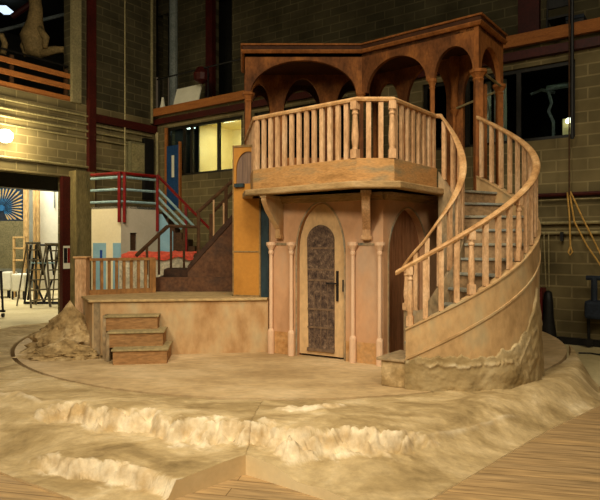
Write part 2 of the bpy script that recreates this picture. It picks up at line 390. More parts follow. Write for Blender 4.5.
def inst(src, parent, loc, rz=0, sz=None, name=None):
    o = src.copy(); col.objects.link(o); o.parent = parent; o.location = Vector(loc)-wloc(parent); o.rotation_euler = (0, 0, rz)
    if sz: o.scale = (1, 1, sz)
    return o
def P(px, Y): return (px-300)/F*Y
def Zy(y, Y): return CZ-(y-HY)*Y/F

# ================================================================== SETTING
DZ = .25                      # height of the turntable surface
WC = (-4.06, 16.08)           # corner of the two hall walls
UR = Vector((.8144, -.5803)); UL = Vector((-.5803, -.8144))
def tR(px):
    a = (px-300)/F; return (WC[1]*a-WC[0])/(.8144+.5803*a)
def tL(px):
    a = (px-300)/F; return (WC[0]-WC[1]*a)/(.5803-.8144*a)
def zR(px, y): return CZ-(y-HY)*(WC[1]-.5803*tR(px))/F
def zL(px, y): return CZ-(y-HY)*(WC[1]-.8144*tL(px))/F
angR = math.atan2(UR.y, UR.x); 
fR = Fr(WC, u=UR)             # n>0 is into the hall
# left wall runs from the far left to the corner so its local x points right
LL = 8.0
PL0 = (WC[0]+UL.x*LL, WC[1]+UL.y*LL)
fL = Fr(PL0, WC)              # s = LL - tL ; n>0 into the hall
angL = math.atan2(-UL.y, -UL.x)
ident = lambda a, b, z: (a, b, z)
def struct(name, mb, mat, **k):
    o = ob(name, mb, mat, **k); o['kind'] = 'structure'; return o
def wall_obj(name, mb, mat, base, ang):  # local mesh x along wall, y = -n, z up
    o = ob(name, mb, mat, loc=(base[0], base[1], 0), rz=ang); o['kind'] = 'structure'; return o
loc_f = lambda a, n, z: (a, -n, z)

# floor
b = MB(); b.box(-14, 12, -3, 27, -.2, 0); struct('floor', b, M['concrete'])
b = MB(); b.prism([(-7.5, 1.5), (7.5, 1.5), (7.5, 6.0), (3.7, 6.8), (3.0, 8.6), (-5.9, 11.0), (-7.5, 11.2)], -.01, .004)
struct('floor_boards', b, M['plank'])
# ceiling
b = MB(); b.box(-14, 12, -3, 27, 9.6, 9.8); struct('ceiling', b, M['ceil'])

TL = tR(167)
WTOP = 5.28
def tRn(px, n):
    bx, by = WC[0]-.5803*n, WC[1]-.8144*n; a = (px-300)/F; return (by*a-bx)/(.8144+.5803*a)
# right/back wall, lower storey with window band
b = MB()
b.archwall(loc_f, 15, 0, WTOP, -.3, 0, [((.45+3.22)/2, (3.22-.45)/2, 3.58, 3.58, 1.36, 'rect'),
                                          (4.95, 1.35, 3.58, 3.58, 1.36, 'rect'), (9.4, 1.4, 3.58, 3.58, 1.34, 'rect')])
wall_obj('wall_back', b, M['brick'], WC, angR)
# upper storey, set back behind the walkway
b = MB()
b.archwall(loc_f, 15, WTOP, 9.6, -1.5, -1.3, [((tRn(158, -1.3)+tRn(170, -1.3))/2, (tRn(170, -1.3)-tRn(158, -1.3))/2, 5.5, 5.5, 3.4, 'rect'), ((tRn(214, -1.3)+tRn(232, -1.3))/2, (tRn(232, -1.3)-tRn(214, -1.3))/2, 5.5, 5.5, 4.0, 'rect')], x0=-1.2)
wall_obj('wall_back_upper', b, M['brick_dim'], WC, angR)
b = MB(); b.fbox(loc_f, -1.2, 3.4, -3.0, -2.9, 5.3, 9.6); wall_obj('wall_back_recess', b, M['darkroom'], WC, angR)
# walkway slab, beams
b = MB(); b.fbox(loc_f, 0, 15, -3.0, .12, WTOP, 5.34); wall_obj('floor_walkway', b, M['pale_band'], WC, angR)
b = MB(); b.fbox(loc_f, 0, 15, .12, .2, 5.27, 5.48); wall_obj('trim_1', b, M['orange_beam'], WC, angR)
b = MB(); b.fbox(loc_f, 0, 15, 0, .12, 5.05, 5.2); wall_obj('trim_2', b, M['redsteel'], WC, angR)
b = MB(); b.fbox(loc_f, 0, 15, 0, .05, 0, .12); wall_obj('baseboard_back', b, M['black'], WC, angR)
# rooms behind the window band
def room(name, s0, s1, mat, depth=1.6):
    b = MB()
    z0, z1 = 2.6 if s0 < 1 else 3.5, 5.02
    b.fbox(loc_f, s0, s1, -depth-.05, -depth, z0, z1)
    b.fbox(loc_f, s0-.05, s0, -depth, -.3, z0, z1); b.fbox(loc_f, s1, s1+.05, -depth, -.3, z0, z1)
    b.fbox(loc_f, s0, s1, -depth, -.3, z0-.05, z0); b.fbox(loc_f, s0, s1, -depth, -.3, z1, z1+.05)
    wall_obj(name, b, mat, WC, angR)
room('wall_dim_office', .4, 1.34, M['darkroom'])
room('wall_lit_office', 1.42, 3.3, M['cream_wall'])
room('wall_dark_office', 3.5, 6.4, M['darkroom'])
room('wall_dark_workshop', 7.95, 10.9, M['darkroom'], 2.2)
# window frames: frame bars + pane sub-parts
def window(name, s0, s1, z0, z1, mull, nf=-.12):
    b = MB()
    b.fbox(loc_f, s0, s1, nf, nf+.07, z1-.07, z1); b.fbox(loc_f, s0, s1, nf, nf+.07, z0, z0+.06)
    for x in [s0+.04]+mull+[s1-.04]: b.fbox(loc_f, x-.04, x+.04, nf, nf+.07, z0, z1)
    o = wall_obj(name, b, M['dframe'], WC, angR)
    xs = [s0]+mull+[s1]
    for a, c in zip(xs, xs[1:]):
        g = MB(); g.fbox(loc_f, a+.03, c-.03, nf+.03, nf+.036, z0+.05, z1-.06)
        p = ob('pane', g, M['glass'], loc=(0, 0, 0)); p.parent = o
    return o
window('window_1', .45, 3.22, 3.58, 4.94, [1.08, 1.36, 2.35])
window('window_2', 3.6, 6.3, 3.58, 4.94, [4.5, 5.4])
window('window_3', 8.0, 10.8, 3.58, 4.92, [8.9, 9.85])
# blue door beside the office window (stands in the dim lobby behind the lower wall)
fRw = fR
b = MB(); b.fbox(loc_f, .5, .98, .0, .05, 2.66, 4.42)
d = wall_obj('door_1', b, M['blue_door'], WC, angR)
b = MB(); b.fbox(loc_f, .70, .80, .05, .055, 3.55, 4.15); p = ob('door_notice', b, M['white_panel'], loc=(0, 0, 0)); p.parent = d
b = MB(); b.fbox(loc_f, .42, .5, 0, .06, 2.5, 4.94); b.fbox(loc_f, .98, 1.04, 0, .06, 2.5, 4.5)
p = ob('door_frame', b, M['orange_beam'], loc=(0, 0, 0)); p.parent = d
# lit office shelves + lights
area('office_tube_light', fR(2.3, -.55, 4.98), fR(2.3, -1.1, 3), .4, 42, (1, .88, .58))
area('office_tube_light', fR(.8, -.55, 4.98), fR(.8, -.9, 3), .3, 3, (.8, .95, .8))
t = thing('shelving_unit', fR(2.85, -1.3, 3.5), 'white shelving unit with folders in the lit office behind the back wall window', 'shelves')
b = MB()
for k in range(4): b.fbox(fR, 2.45, 3.25, -1.58, -1.25, 3.55+.33*k, 3.58+.33*k)
for x in (2.45, 3.22): b.fbox(fR, x, x+.03, -1.58, -1.25, 3.5, 4.6)
ob('shelf_frame', b, M['white_panel'], t)
for k in range(3):
    for j in range(6):
        b = MB(); x = 2.5+j*.115; b.fbox(fR, x, x+.085, -1.55, -1.3, 3.583+.33*k, 3.76+.33*k+.04*((j*7+k) % 3))
        o = ob('folder', b, M[('coral', 'wood_raw', 'white_panel', 'ochre', 'wine')[(j+k*2) % 5]])
        tag(o, 'small folder on the shelves in the lit office behind the upper window', 'folder', 'folders on the office shelves')

# left wall: openings for the dock door (below) and the prop store (above)
sL = lambda px: LL-tL(px)
b = MB()
d1 = sL(65); d0 = -.6
b.archwall(loc_f, LL, 0, 9.6, -.3, 0, [((d1+d0)/2, (d1-d0)/2, 0, 0, 3.36, 'rect')] , x0=-3)
# upper opening carved by building two walls stacked
b = MB(); b.archwall(loc_f, LL, 0, 5.2, -.3, 0, [((d1-2)/2, (d1+2)/2, 0, 0, 3.36, 'rect')], x0=-3)
wall_obj('wall_left', b, M['brick'], PL0, angL)
u1 = sL(71)
b = MB(); b.fbox(loc_f, u1, LL, -.3, 0, 5.2, 9.6); b.fbox(loc_f, -3, -.5, -.3, 0, 5.2, 9.6)
wall_obj('wall_left_upper', b, M['brick_dim'], PL0, angL)
b = MB(); b.fbox(loc_f, u1-.02, u1+.22, 0, .1, 5.2, 9.6); wall_obj('trim_3', b, M['pale_band'], PL0, angL)
# pilaster between dock door and booth
b = MB(); b.fbox(loc_f, sL(69), sL(88), 0, .3, 0, 3.5); wall_obj('trim_4', b, M['pillar'], PL0, angL)
# red steel columns
b = MB(); x = sL(90); b.fbox(loc_f, x-.1, x+.1, .0, .12, 1.9, 9.6); wall_obj('trim_5', b, M['redsteel'], PL0, angL)
b = MB(); x = sL(65); b.fbox(loc_f, x-.10, x+.10, -.06, .06, 0, 3.36); wall_obj('trim_6', b, M['redsteel'], PL0, angL)
b = MB(); b.fbox(loc_f, sL(93), LL-.05, .0, .1, zL(93, 122), zL(93, 116)+.05); wall_obj('trim_7', b, M['redsteel'], PL0, angL)
for i, (px, wdt) in enumerate(((210, .13), (529, .2))):
    b = MB(); x = tRn(px, -1.2); b.fbox(loc_f, x-wdt, x+wdt, -1.3, -1.15, 5.34, 9.6); wall_obj('trim_%d' % (8+i), b, M['redsteel'], WC, angR)
# warning sign on the red post
t_ = fL(sL(65), .08, 0)
b = MB(); x = sL(65)
for z0, z1, q in ((1.15, 1.27, 'white_panel'), (1.27, 1.58, 'black'), (1.58, 1.64, 'white_panel')):
    pass
t = thing('wall_sign', fL(x, .06, 1.15), 'black, red and white safety sign on the red post beside the dock doorway', 'sign')
b = MB(); b.fbox(fL, x-.085, x+.085, .06, .075, 1.13, 1.68); ob('backing', b, M['white_panel'], t)
b = MB(); b.fbox(fL, x-.08, x+.01, .075, .08, 1.27, 1.63); ob('black_field', b, M['black'], t)
b = MB(); b.fbox(fL, x+.02, x+.08, .075, .08, 1.27, 1.63); ob('red_field', b, M['redrail'], t)

b = MB(); b.fbox(loc_f, -4, 12, -1.9, -1.6, 3.15, 3.7); wall_obj('trim_10', b, M['dframe'], PL0, angL)
# dock (the bright space through the left doorway)
DK = 8.6
b = MB(); b.fbox(loc_f, -4, 16, -DK-.2, -DK, 0, 5.0); wall_obj('wall_dock', b, M['bluewall'], PL0, angL)
b = MB(); b.fbox(loc_f, -4, 16, -DK-.2, -.3, 5.0, 5.15); wall_obj('ceiling_dock', b, M['bluewall'], PL0, angL)
b = MB(); b.fbox(loc_f, 15.9, 16, -DK, -.3, 0, 5.0); wall_obj('wall_dock_end', b, M['bluewall'], PL0, angL)
area('dock_lamp', fL(6.0, -3.6, 4.9), fL(6.0, -3.6, 0), 2.2, 420, (1, .94, .75))
area('dock_lamp', fL(9.5, -6.5, 4.9), fL(9.5, -6.5, 0), 2.0, 330, (1, .95, .8))
# store above: roof trusses
b = MB(); b.fbox(loc_f, -4, 14, -DK-.2, -DK, 5.15, 9.6); wall_obj('wall_store', b, M['darkroom'], PL0, angL)

# ================================================================== TURNTABLE + APRON
TC = (-.13, 9.75); TR = 4.27
b = MB(); n = 128
dp = []
for i in range(n):
    a = 2*math.pi*i/n; x, y = TC[0]+(TR-.02)*math.cos(a), TC[1]+(TR-.02)*math.sin(a)
    y = min(y, 12.85); e = (x-WC[0])*.5803+(y-WC[1])*.8144      # keep clear of the back wall
    if e > -.35: x -= .5803*(e+.35); y -= .8144*(e+.35)
    dp.append((x, y))
b.prism(dp, .02, DZ)
tag(ob('turntable', b, M['disc'], bevel=0), 'large round tan stage turntable that carries the whole stone house set', 'turntable')
full = [(3.98, 8.3), (3.66, 7.0), (3.27, 6.15), (2.36, 5.35), (1.63, 4.62), (.885, 3.86), (-.2, 3.0), (-1.55, 3.86), (-2.27, 4.32), (-3.6, 5.1), (-5.2, 6.6), (-6.3, 8.6), (-5.9, 10.5), (-4.6, 11.0), (-4.2, 11.2)]
notch = [(3.98, 8.3), (3.66, 7.0), (3.27, 6.15), (2.36, 5.35), (1.63, 4.62), (.885, 3.86), (.6, 3.55), (-.41, 4.3), (-1.157, 3.6), (-1.55, 3.86), (-2.27, 4.32), (-3.6, 5.1), (-5.2, 6.6), (-6.3, 8.6), (-5.9, 10.5), (-4.6, 11.0), (-4.2, 11.2)]
def rayr(poly, th):
    dx, dy = math.cos(th), math.sin(th); best = None
    for (ax, ay), (bx, by) in zip(poly, poly[1:]):
        ax -= TC[0]; bx -= TC[0]; ay -= TC[1]; by -= TC[1]
        ex, ey = bx-ax, by-ay; den = dx*ey-dy*ex
        if abs(den) < 1e-9: continue
        t_ = (ax*ey-ay*ex)/den; q = (ax*dy-ay*dx)/den
        if t_ > 0 and -1e-6 <= q <= 1+1e-6: best = t_ if best is None else min(best, t_)
    return best or TR+.1
def sm(a, b_, x):
    x = max(0, min(1, (x-a)/(b_-a))); return x*x*(3-2*x)
def fb(x, y, z=0, o=4): return noise.fractal(Vector((x, y, z)), .8, 2.1, o)
RI = TR+.03
seam = math.atan2(4.3-TC[1], -.41-TC[0])
def height(th, r):
    rf = rayr(full, th); u = (r-RI)/(rf-RI); deg = math.degrees(th)
    x = TC[0]+r*math.cos(th); y = TC[1]+r*math.sin(th)
    if deg > 0: deg -= 360
    rough = fb(x*2.2, y*2.2, 3)
    sd = math.degrees(seam); nz_ = .09*fb(x*1.6, y*.6, 1, 3)+.05*fb(x*6, y*6, 2, 4)
    if deg < sd:         # left section
        dd = sd-deg
        us = .40+.10*sm(0, 22, dd)+nz_
        f1 = 1-sm(19, 27, dd)
        u2 = .80+.10*sm(8, 18, dd)+.05*fb(x*4, y*4, 9, 4); f2 = sm(1.5, 4, dd)*(1-sm(14, 19, dd))
    else:
        dd = deg-sd
        us = .40+.33*sm(0, 16, dd)+nz_
        f1 = 1-sm(10, 20, dd); u2 = 2; f2 = 0
    base = DZ+.06*f1*sm(0, .35, u)
    wd = .032
    s1 = sm(us-wd, us+wd, u); s2 = sm(u2-.025, u2+.025, u)
    lo = .16-.04*sm(us, 1, u)
    flat = DZ*(1-sm(.35, 1.02, u)**1.3)+.01
    h = base*(1-s1)+(lo*(1-s2)+.02*s2 if f2 > .01 else lo*(1-sm(.6, 1, u)*.85))*s1
    if 0 < f2 < 1 and f2 > .01: h = h*f2+(base*(1-s1)+lo*(1-sm(.6, 1, u)*.85)*s1)*(1-f2)
    h = h*f1+flat*(1-f1)
    band = math.exp(-((u-us)/(wd*1.6))**2)*f1
    crag = fb(x*8, y*8, u*38, 6)
    h += band*(.035*crag+.02*fb(x*22, y*22, u*80, 4))+.012*rough*sm(0, .15, u)
    white = .9*sm(.3, .85, band+.5*crag*(band > .05))
    b2 = math.exp(-((u-u2)/.045)**2)*f2; white = max(white, sm(.3, .8, b2+.45*crag*(b2 > .05))); h += b2*.03*crag
    if deg < sd:
        l3 = math.exp(-((u-.40-.10*fb(x*1.5, y*1.5, 11))/.04)**2)*sm(19, 25, dd)*(1-sm(38, 50, dd)); white = max(white, sm(.3, .9, l3)*.55); h += .03*l3
    else:
        l3 = math.exp(-((u-.20-.1*fb(x*1.2, y, 12))/.035)**2)*sm(.6, 3, dd)*(1-sm(8, 11, dd)); white = max(white, sm(.3, .7, l3)*.9); h += .03*l3*(1+fb(x*8, y*8, 2))
        l4 = math.exp(-((u-.70-.06*fb(x*1.2, y, 14))/.02)**2)*sm(14, 17, dd)*(1-sm(24, 32, dd)); white = max(white, l4*.45); h += .012*l4
        h *= 1-.75*sm(.5, .66, u)*(1-sm(2, 9, dd))
    h += .007*fb(x*7, y*7, 7, 5)
    return max(.012, h), white
def apron(name, ta, tb, n, mats, label):
    nu = 124; mb = MB(); at = []
    rows = []
    for i in range(n+1):
        th = ta+(tb-ta)*i/n; ro = rayr(notch, th)
        for j in range(nu+1):
            r = RI+(ro-RI)*j/nu; h, wt = height(th, r)
            if j == 0: h = DZ-.005
            mb.v.append((TC[0]+r*math.cos(th), TC[1]+r*math.sin(th), h)); at.append(wt)
    W_ = nu+1
    for i in range(n):
        for j in range(nu): mb.f.append((i*W_+j, (i+1)*W_+j, (i+1)*W_+j+1, i*W_+j+1))
    ntop = len(mb.f)
    # skirt: outer edge, the two ends, inner edge
    base = len(mb.v)
    loop = [i*W_+nu for i in range(n+1)]
    for k in loop:
        v = mb.v[k]; mb.v.append((v[0], v[1], .003)); at.append(0)
    for a in range(n): mb.f.append((loop[a], loop[a+1], base+a+1, base+a))
    for i in (0, n):
        bb = len(mb.v)
        for j in range(nu+1):
            v = mb.v[i*W_+j]; mb.v.append((v[0], v[1], .003)); at.append(0)
        for j in range(nu): mb.f.append((i*W_+j, i*W_+j+1, bb+j+1, bb+j))
    bb = len(mb.v)
    for i in range(n+1):
        v = mb.v[i*W_]; mb.v.append((v[0], v[1], .003)); at.append(0)
    for a in range(n): mb.f.append((a*W_, (a+1)*W_, bb+a+1, bb+a))
    mb.at = at
    o = ob(name, mb, mats)
    me = o.data; A = me.attributes.new('plaster', 'FLOAT', 'POINT')
    for i, v in enumerate(at): A.data[i].value = v
    for k, p in enumerate(me.polygons):
        if k < ntop: p.use_smooth = True
        else: p.material_index = 1
    tag(o, label, 'rock apron')
    return o
apron('rock_apron', math.atan2(11.2-TC[1], -4.2-TC[0])-2*math.pi, seam-.0001, 560, [M['apron'], M['cut_tan']],
      'left section of the sculpted tan rock apron, broad with two white plaster scarps')
apron('rock_apron', seam+.0001, math.atan2(8.3-TC[1], 3.98-TC[0]), 460, [M['apron'], M['cutface']],
      'right section of the sculpted tan rock apron, with a clean cream cut edge')

# ================================================================== TOWER HOUSE
H = lambda h: DZ+h
A0 = (-.40, 7.81); A1 = (1.02, 6.99); A2 = (1.94, 7.91)
house = thing('stone_house', (.6, 8.4, DZ), 'rosy plaster stone house front with gothic door under the wooden balcony', 'stage house')
f1 = Fr(A0, A1); f2 = Fr(A1, A2)
WT = 2.12
b = MB(); b.archwall(f1, f1.len, H(0), H(WT), -.14, 0, [(.767, .345, H(0), H(1.38), .65, 'gothic')])
tag(ob('front_wall', b, M['facade'], house), 'rosy plaster wall around the gothic door')
b = MB(); b.archwall(f2, f2.len, H(0), H(WT), -.1, 0, [(.53, .42, H(0), H(1.35), .6, 'gothic')])
ob('side_wall', b, M['facade'], house)
b = MB(); b.fbox(f2, .08, 1.0, -.13, -.10, H(0), H(2.0)); tag(ob('niche_panel', b, M['niche'], house), 'brown boarded panel in the side arch')
b = MB()
rest = [A2, (2.55, 8.45), (2.95, 8.85), (1.45, 9.95), (-.8, 9.95), (-.8, 8.9), A0]
for p, q in zip(rest, rest[1:]):
    f = Fr(p, q); b.fbox(f, 0, f.len, .0, -.1 if False else -.1, H(0), H(WT))
ob('rear_wall', b, M['facade'], house)
# stained dado
b = MB()
for s0, s1 in ((0, .395),): b.fbox(f1, s0, s1, .001, .012, H(0), H(.30))
tag(ob('plinth', b, M['dado'], house), 'ochre stained low plinth')
b = MB(); b.fbox(f1, 1.14, 1.635, .001, .012, H(0), H(.26)); tag(ob('plinth', b, M['dado'], house), 'ochre stained low plinth right of the door')
# recessed side panels marked by thin frames between columns
b = MB()
for s0, s1 in ((.05, .33), (1.27, 1.6)):
    b = MB(); b.fbox(f1, s0, s1, 0, .012, H(1.47), H(1.5)); ob('panel_head', b, M['curb'], house)
# arch mouldings
def arch_pts(c, hw, sp, ri, n=26, pt=.09):
    o_ = []
    for i in range(n+1):
        q = -math.cos(math.pi*i/n); o_.append((c+hw*q, sp+ri*((1-pt)*math.sqrt(max(0, 1-q*q))+pt*(1-abs(q)))))
    return o_
def arch_band(mb, f, c, hw, sp, ri, wd, n0, n1, z0):
    A_ = [(c-hw, z0)]+arch_pts(c, hw, sp, ri)+[(c+hw, z0)]
    B_ = [(c-hw-wd, z0)]+arch_pts(c, hw+wd, sp, ri+wd)+[(c+hw+wd, z0)]
    for i in range(len(A_)-1):
        a, b_, c_, d_ = A_[i], A_[i+1], B_[i+1], B_[i]
        vs = [f(p[0], n, p[1]) for n in (n0, n1) for p in (a, b_, c_, d_)]
        mb.add(vs, [(0, 3, 2, 1), (4, 5, 6, 7), (0, 1, 5, 4), (3, 7, 6, 2)])
b = MB(); arch_band(b, f1, .767, .345, H(1.38), .65, .022, 0, .012, H(.0)); tag(ob('door_surround', b, M['curb'], house), 'grey edged pointed door surround')
b = MB(); arch_band(b, f2, .53, .42, H(1.35), .6, .02, 0, .012, H(.0)); ob('niche_surround', b, M['curb'], house)
# door
b = MB()
pts = [(.767-.335, H(.03))]+[(x, z) for x, z in arch_pts(.767, .335, H(1.38), .635)]+[(.767+.315, H(.03))]
b.extr(f1, pts, -.08, -.04); door = ob('door', b, M['doorleaf'], house)
tag(door, 'tan pointed wooden door with dark aged centre panel')
b = MB(); pts = [(.767-.19, H(.1))]+arch_pts(.755, .20, H(1.54), .2, 16, .1)+[(.767+.19, H(.1))]
b.extr(f1, pts, -.045, -.025); ob('door_panel', b, M['doorgrille'], door)
b = MB()
for z in (1.14, 1.0, .62, 1.42, .38): b.fbox(f1, .565, .95, -.025, -.018, H(z), H(z+.025))
for x in (.66, .76, .86): b.fbox(f1, x, x+.008, -.025, -.02, H(.12), H(1.0))
b.fbox(f1, .56, .96, -.03, -.012, H(.08), H(.12))
ob('door_strap', b, M['doorstrap'], door)
b = MB(); b.fbox(f1, .985, 1.015, -.04, -.02, H(.75), H(1.14)); b.tube([f1(1.0, -.02, H(.98)), f1(1.0, .03, H(.98)), f1(.87, .035, H(.98))], .011)
ob('door_handle', b, M['iron'], door)
b = MB(); b.fbox(f1, 1.085, 1.115, -.03, .004, H(.88), H(1.03)); ob('door_latch', b, M['iron'], house)
b = MB(); b.fbox(f1, .4, 1.16, -.16, -.12, H(0), H(2.0)); ob('door_backing', b, M['gal_dk'], house)
# columns
def column(f, s_):
    c = f(s_, .04, H(0))
    b = MB()
    b.lathe(c, [(.045, 0), (.045, .30), (.038, .32), (.026, .34), (.024, 1.34), (.034, 1.36), (.034, 1.385), (.028, 1.40), (.040, 1.43), (.058, 1.46), (.066, 1.47), (.066, 1.51), (.03, 1.515)], seg=12)
    ob('column', b, M['column'], house)
for s_ in (.03, .35, 1.25, 1.61): column(f1, s_)
# mouldings under the ledge
b = MB()
for f in (f1, f2):
    b.fbox(f, -.04, f.len+.03, 0, .12, H(2.085), H(2.12)); b.fbox(f, -.02, f.len+.02, 0, .08, H(2.05), H(2.085)); b.fbox(f, -.02, f.len+.02, 0, .05, H(2.03), H(2.05))
ob('cornice_moulding', b, M['ledge'], house)
# brackets
def bracket(base, dr, wd, dep, ztop, hgt, mat):
    d = Vector(dr).normalized(); side = Vector((d.y, -d.x))
    def f(s_, n, z): return (base[0]+d.x*s_+side.x*n, base[1]+d.y*s_+side.y*n, z)
    pr = [(0, 0), (dep, 0), (dep, -.07), (dep*.93, -.13), (dep*.80, -.22), (dep*.62, -.30), (dep*.44, -.38), (dep*.24, -.47), (dep*.22, -.55), (dep*.2, -.60), (dep*.08, -.61), (dep*.04, -.58), (0, -.56)]
    k = hgt/.6
    b = MB(); b.extr(f, [(x, ztop+z*k) for x, z in pr], -wd/2, wd/2)
    o = ob('bracket', b, mat, house, bevel=.006)
    b = MB(); p = [(dep*.28, -.565), ]
    c = f(dep*.14, 0, ztop-.57*k); 
    b.tube([f(dep*.14, -wd/2-.012, ztop-.57*k), f(dep*.14, wd/2+.012, ztop-.57*k)], .032, 10); ob('scroll', b, mat, o)
    b = MB(); b.fbox(f, 0, dep+.012, -wd/2-.012, wd/2+.012, ztop-.03, ztop); ob('bracket_cap', b, mat, o)
bracket(f1(.17, 0, 0)[:2], (-.5, -.866), .075, .44, H(2.12), .56, M['facade_low'])
bracket(f1(1.42, 0, 0)[:2], (-.14, -.99), .10, .44, H(2.12), .58, M['wood_lt'])

# ================================================================== BALCONY
B0 = (-.62, 7.53); B1 = (.645, 6.5); B2 = (1.075, 6.5); B3 = (1.78, 7.40)
G0 = (-.875, 9.07); G1 = (.986, 9.07); G2 = (2.47, 7.88); G3 = (3.09, 8.67)
R0 = (-.98, 10.1); R1 = (1.33, 10.1); R2 = G3
bal = thing('balcony', (.5, 8.0, H(2.05)), 'wooden octagonal balcony with slatted balustrade above the gothic door', 'balcony')
FLH = 2.18
b = MB(); b.prism([B0, B1, B2, B3, (2.46, 7.93), (3.02, 8.68), (1.33, 10.1), (-.9, 10.1)], H(2.12), H(FLH)); ob('deck', b, M['ledge'], bal)
def outset(poly, d):
    pts = [Vector(p) for p in poly]; out = []
    for i, p in enumerate(pts):
        d0 = (p-pts[i-1]).normalized() if i else (pts[1]-p).normalized(); d1 = (pts[i+1]-p).normalized() if i < len(pts)-1 else d0
        n0 = Vector((d0.y, -d0.x)); n1 = Vector((d1.y, -d1.x)); m = (n0+n1).normalized(); out.append(tuple(p+m*(d/max(.4, m.dot(n0)))))
    return out
oo = outset([G0, B0, B1, B2, B3], .11)
b = MB(); b.prism(oo+[(1.7, 7.6), (0.6, 8.4)], H(2.12), H(2.2)); ob('ledge', b, M['ledge'], bal, bevel=.015)
for p, q in ((G0, B0), (B0, B1), (B1, B2), (B2, B3)):
    f = Fr(p, q); b = MB(); b.fbox(f, .0, f.len, -.05, 0, H(2.2), H(2.47)); ob('parapet_board', b, M['parapet'], bal, bevel=.006)
RH = 3.165
prof = [(-.034, -.045), (.034, -.045), (.044, -.02), (.034, .0), (.015, .008), (-.015, .008), (-.034, 0), (-.044, -.02)]
b = MB(); b.sweep([(x, y, H(RH)) for x, y in outset([G0, B0, B1, B2, B3], -.03)], prof); ob('handrail', b, M['rail'], bal)

def plain_baluster(h, wd=.05, th=.035):
    b = MB(); 
    b.box(-wd/2, wd/2, -th/2, th/2, 0, h)
    return b
def turned_baluster(h, wd=.075):
    b = MB(); q = wd/2
    b.box(-q, q, -q, q, 0, h*.16)
    b.box(-q, q, -q, q, h*.86, h)
    b.lathe((0, 0, 0), [(q*.85, h*.16), (q*.8, h*.20), (q*.95, h*.26), (q*1.08, h*.34), (q*1.05, h*.42), (q*.9, h*.54), (q*.76, h*.68), (q*.72, h*.76), (q*.95, h*.78), (q*.95, h*.80), (q*.74, h*.82), (q*.85, h*.86)], seg=12)
    return b
bh = RH-.04-2.47
pb = None; tb_ = None
def put(seq_f, ss, which, par, z, h, mat, rz, wd=.05):
    """places balusters, reusing one mesh per kind"""
    global cache
    for s_, kd in zip(ss, which):
        key = (kd, round(h, 3), mat.name, wd)
        p = seq_f(s_); q = (p[0], p[1], z)
        if key not in cache:
            o = ob('baluster', plain_baluster(h, wd) if kd == 'p' else turned_baluster(h, wd*1.45), mat, par, loc=q, rz=rz, smooth=False)
            cache[key] = o
        else:
            inst(cache[key], par, q, rz)
cache = {}
fa = Fr(B0, B1); n = 14
ss = [.05+(fa.len-.09)*i/(n-1) for i in range(n)]
put(lambda s_: fa(s_, -.03, 0), ss, ['p']*(n-1)+['t'], bal, H(2.47), bh, M['wood_lt'], math.atan2(fa.d.y, fa.d.x), .055)
fb_ = Fr(B1, B2); put(lambda s_: fb_(s_, -.03, 0), [.14, .28, .41], ['p', 'p', 't'], bal, H(2.47), bh, M['wood_lt'], 0, .055)
fc = Fr(B2, B3); n = 8; ss = [.08+(fc.len-.12)*i/(n-1) for i in range(n)]
put(lambda s_: fc(s_, -.03, 0), ss, ['p']*n, bal, H(2.47), bh, M['wood_lt'], math.atan2(fc.d.y, fc.d.x), .055)
fd = Fr(G0, B0); n = 9; ss = [.12+(fd.len-.22)*i/(n-1) for i in range(n)]
put(lambda s_: fd(s_, -.03, 0), ss, ['p']*n, bal, H(2.47), bh, M['wood_lt'], math.atan2(fd.d.y, fd.d.x), .055)

# ================================================================== GALLERY
gal = thing('arcade_gallery', (1.0, 9.2, H(FLH)), 'reddish wooden arcade gallery with round arches and flat cornice behind the balcony', 'gallery')
ZT = 4.63; ZS = 3.88
g1 = Fr(G0, G1); g2 = Fr(G1, G2); g3 = Fr(G2, G3)
b = MB(); b.archwall(g1, g1.len, H(ZS), H(4.52), -.07, 0, [(.93, .84, H(ZS), H(ZS), .53, 'round')]); ob('arch_panel', b, M['gal'], gal)
b = MB(); b.archwall(g2, g2.len, H(ZS), H(4.52), -.07, 0, [(.60, .51, H(ZS), H(ZS), .47, 'round'), (1.53, .29, H(ZS), H(ZS), .42, 'round')]); ob('arch_panel', b, M['gal'], gal)
b = MB(); b.archwall(g3, g3.len, H(ZS), H(4.52), -.07, 0, [(.50, .40, H(ZS), H(ZS), .45, 'round')]); tag(ob('arch_panel', b, M['gal_lt'], gal), 'orange end arch panel')
h0 = Fr(R0, R1); h1 = Fr(R1, R2); h2 = Fr(G0, R0)
ZR = 3.78; SILL = 3.0
b = MB(); b.archwall(h0, h0.len, H(FLH), H(4.52), 0, .07, [(.26, .19, H(SILL), H(ZR), .52, 'round'), (1.02, .33, H(SILL), H(ZR), .62, 'round'), (1.94, .33, H(SILL), H(ZR), .62, 'round')]); ob('rear_panel', b, M['gal'], gal)
b = MB(); b.archwall(h1, h1.len, H(FLH), H(4.52), 0, .07, [(.29, .228, H(FLH), H(ZR), .5, 'round'), (1.02, .36, H(FLH), H(ZR), .62, 'round'), (1.93, .27, H(FLH), H(ZR), .5, 'round')]); ob('rear_panel', b, M['gal'], gal)
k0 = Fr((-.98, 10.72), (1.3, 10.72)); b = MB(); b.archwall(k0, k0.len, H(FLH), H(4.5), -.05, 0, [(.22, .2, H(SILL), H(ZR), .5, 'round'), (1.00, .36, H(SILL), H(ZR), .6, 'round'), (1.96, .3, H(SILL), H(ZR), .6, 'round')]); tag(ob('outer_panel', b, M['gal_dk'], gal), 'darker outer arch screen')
b = MB(); b.box(-.98, 1.3, 10.1, 10.77, H(4.46), H(4.52)); b2_ = b; ob('rear_soffit', b, M['gal_dk'], gal)
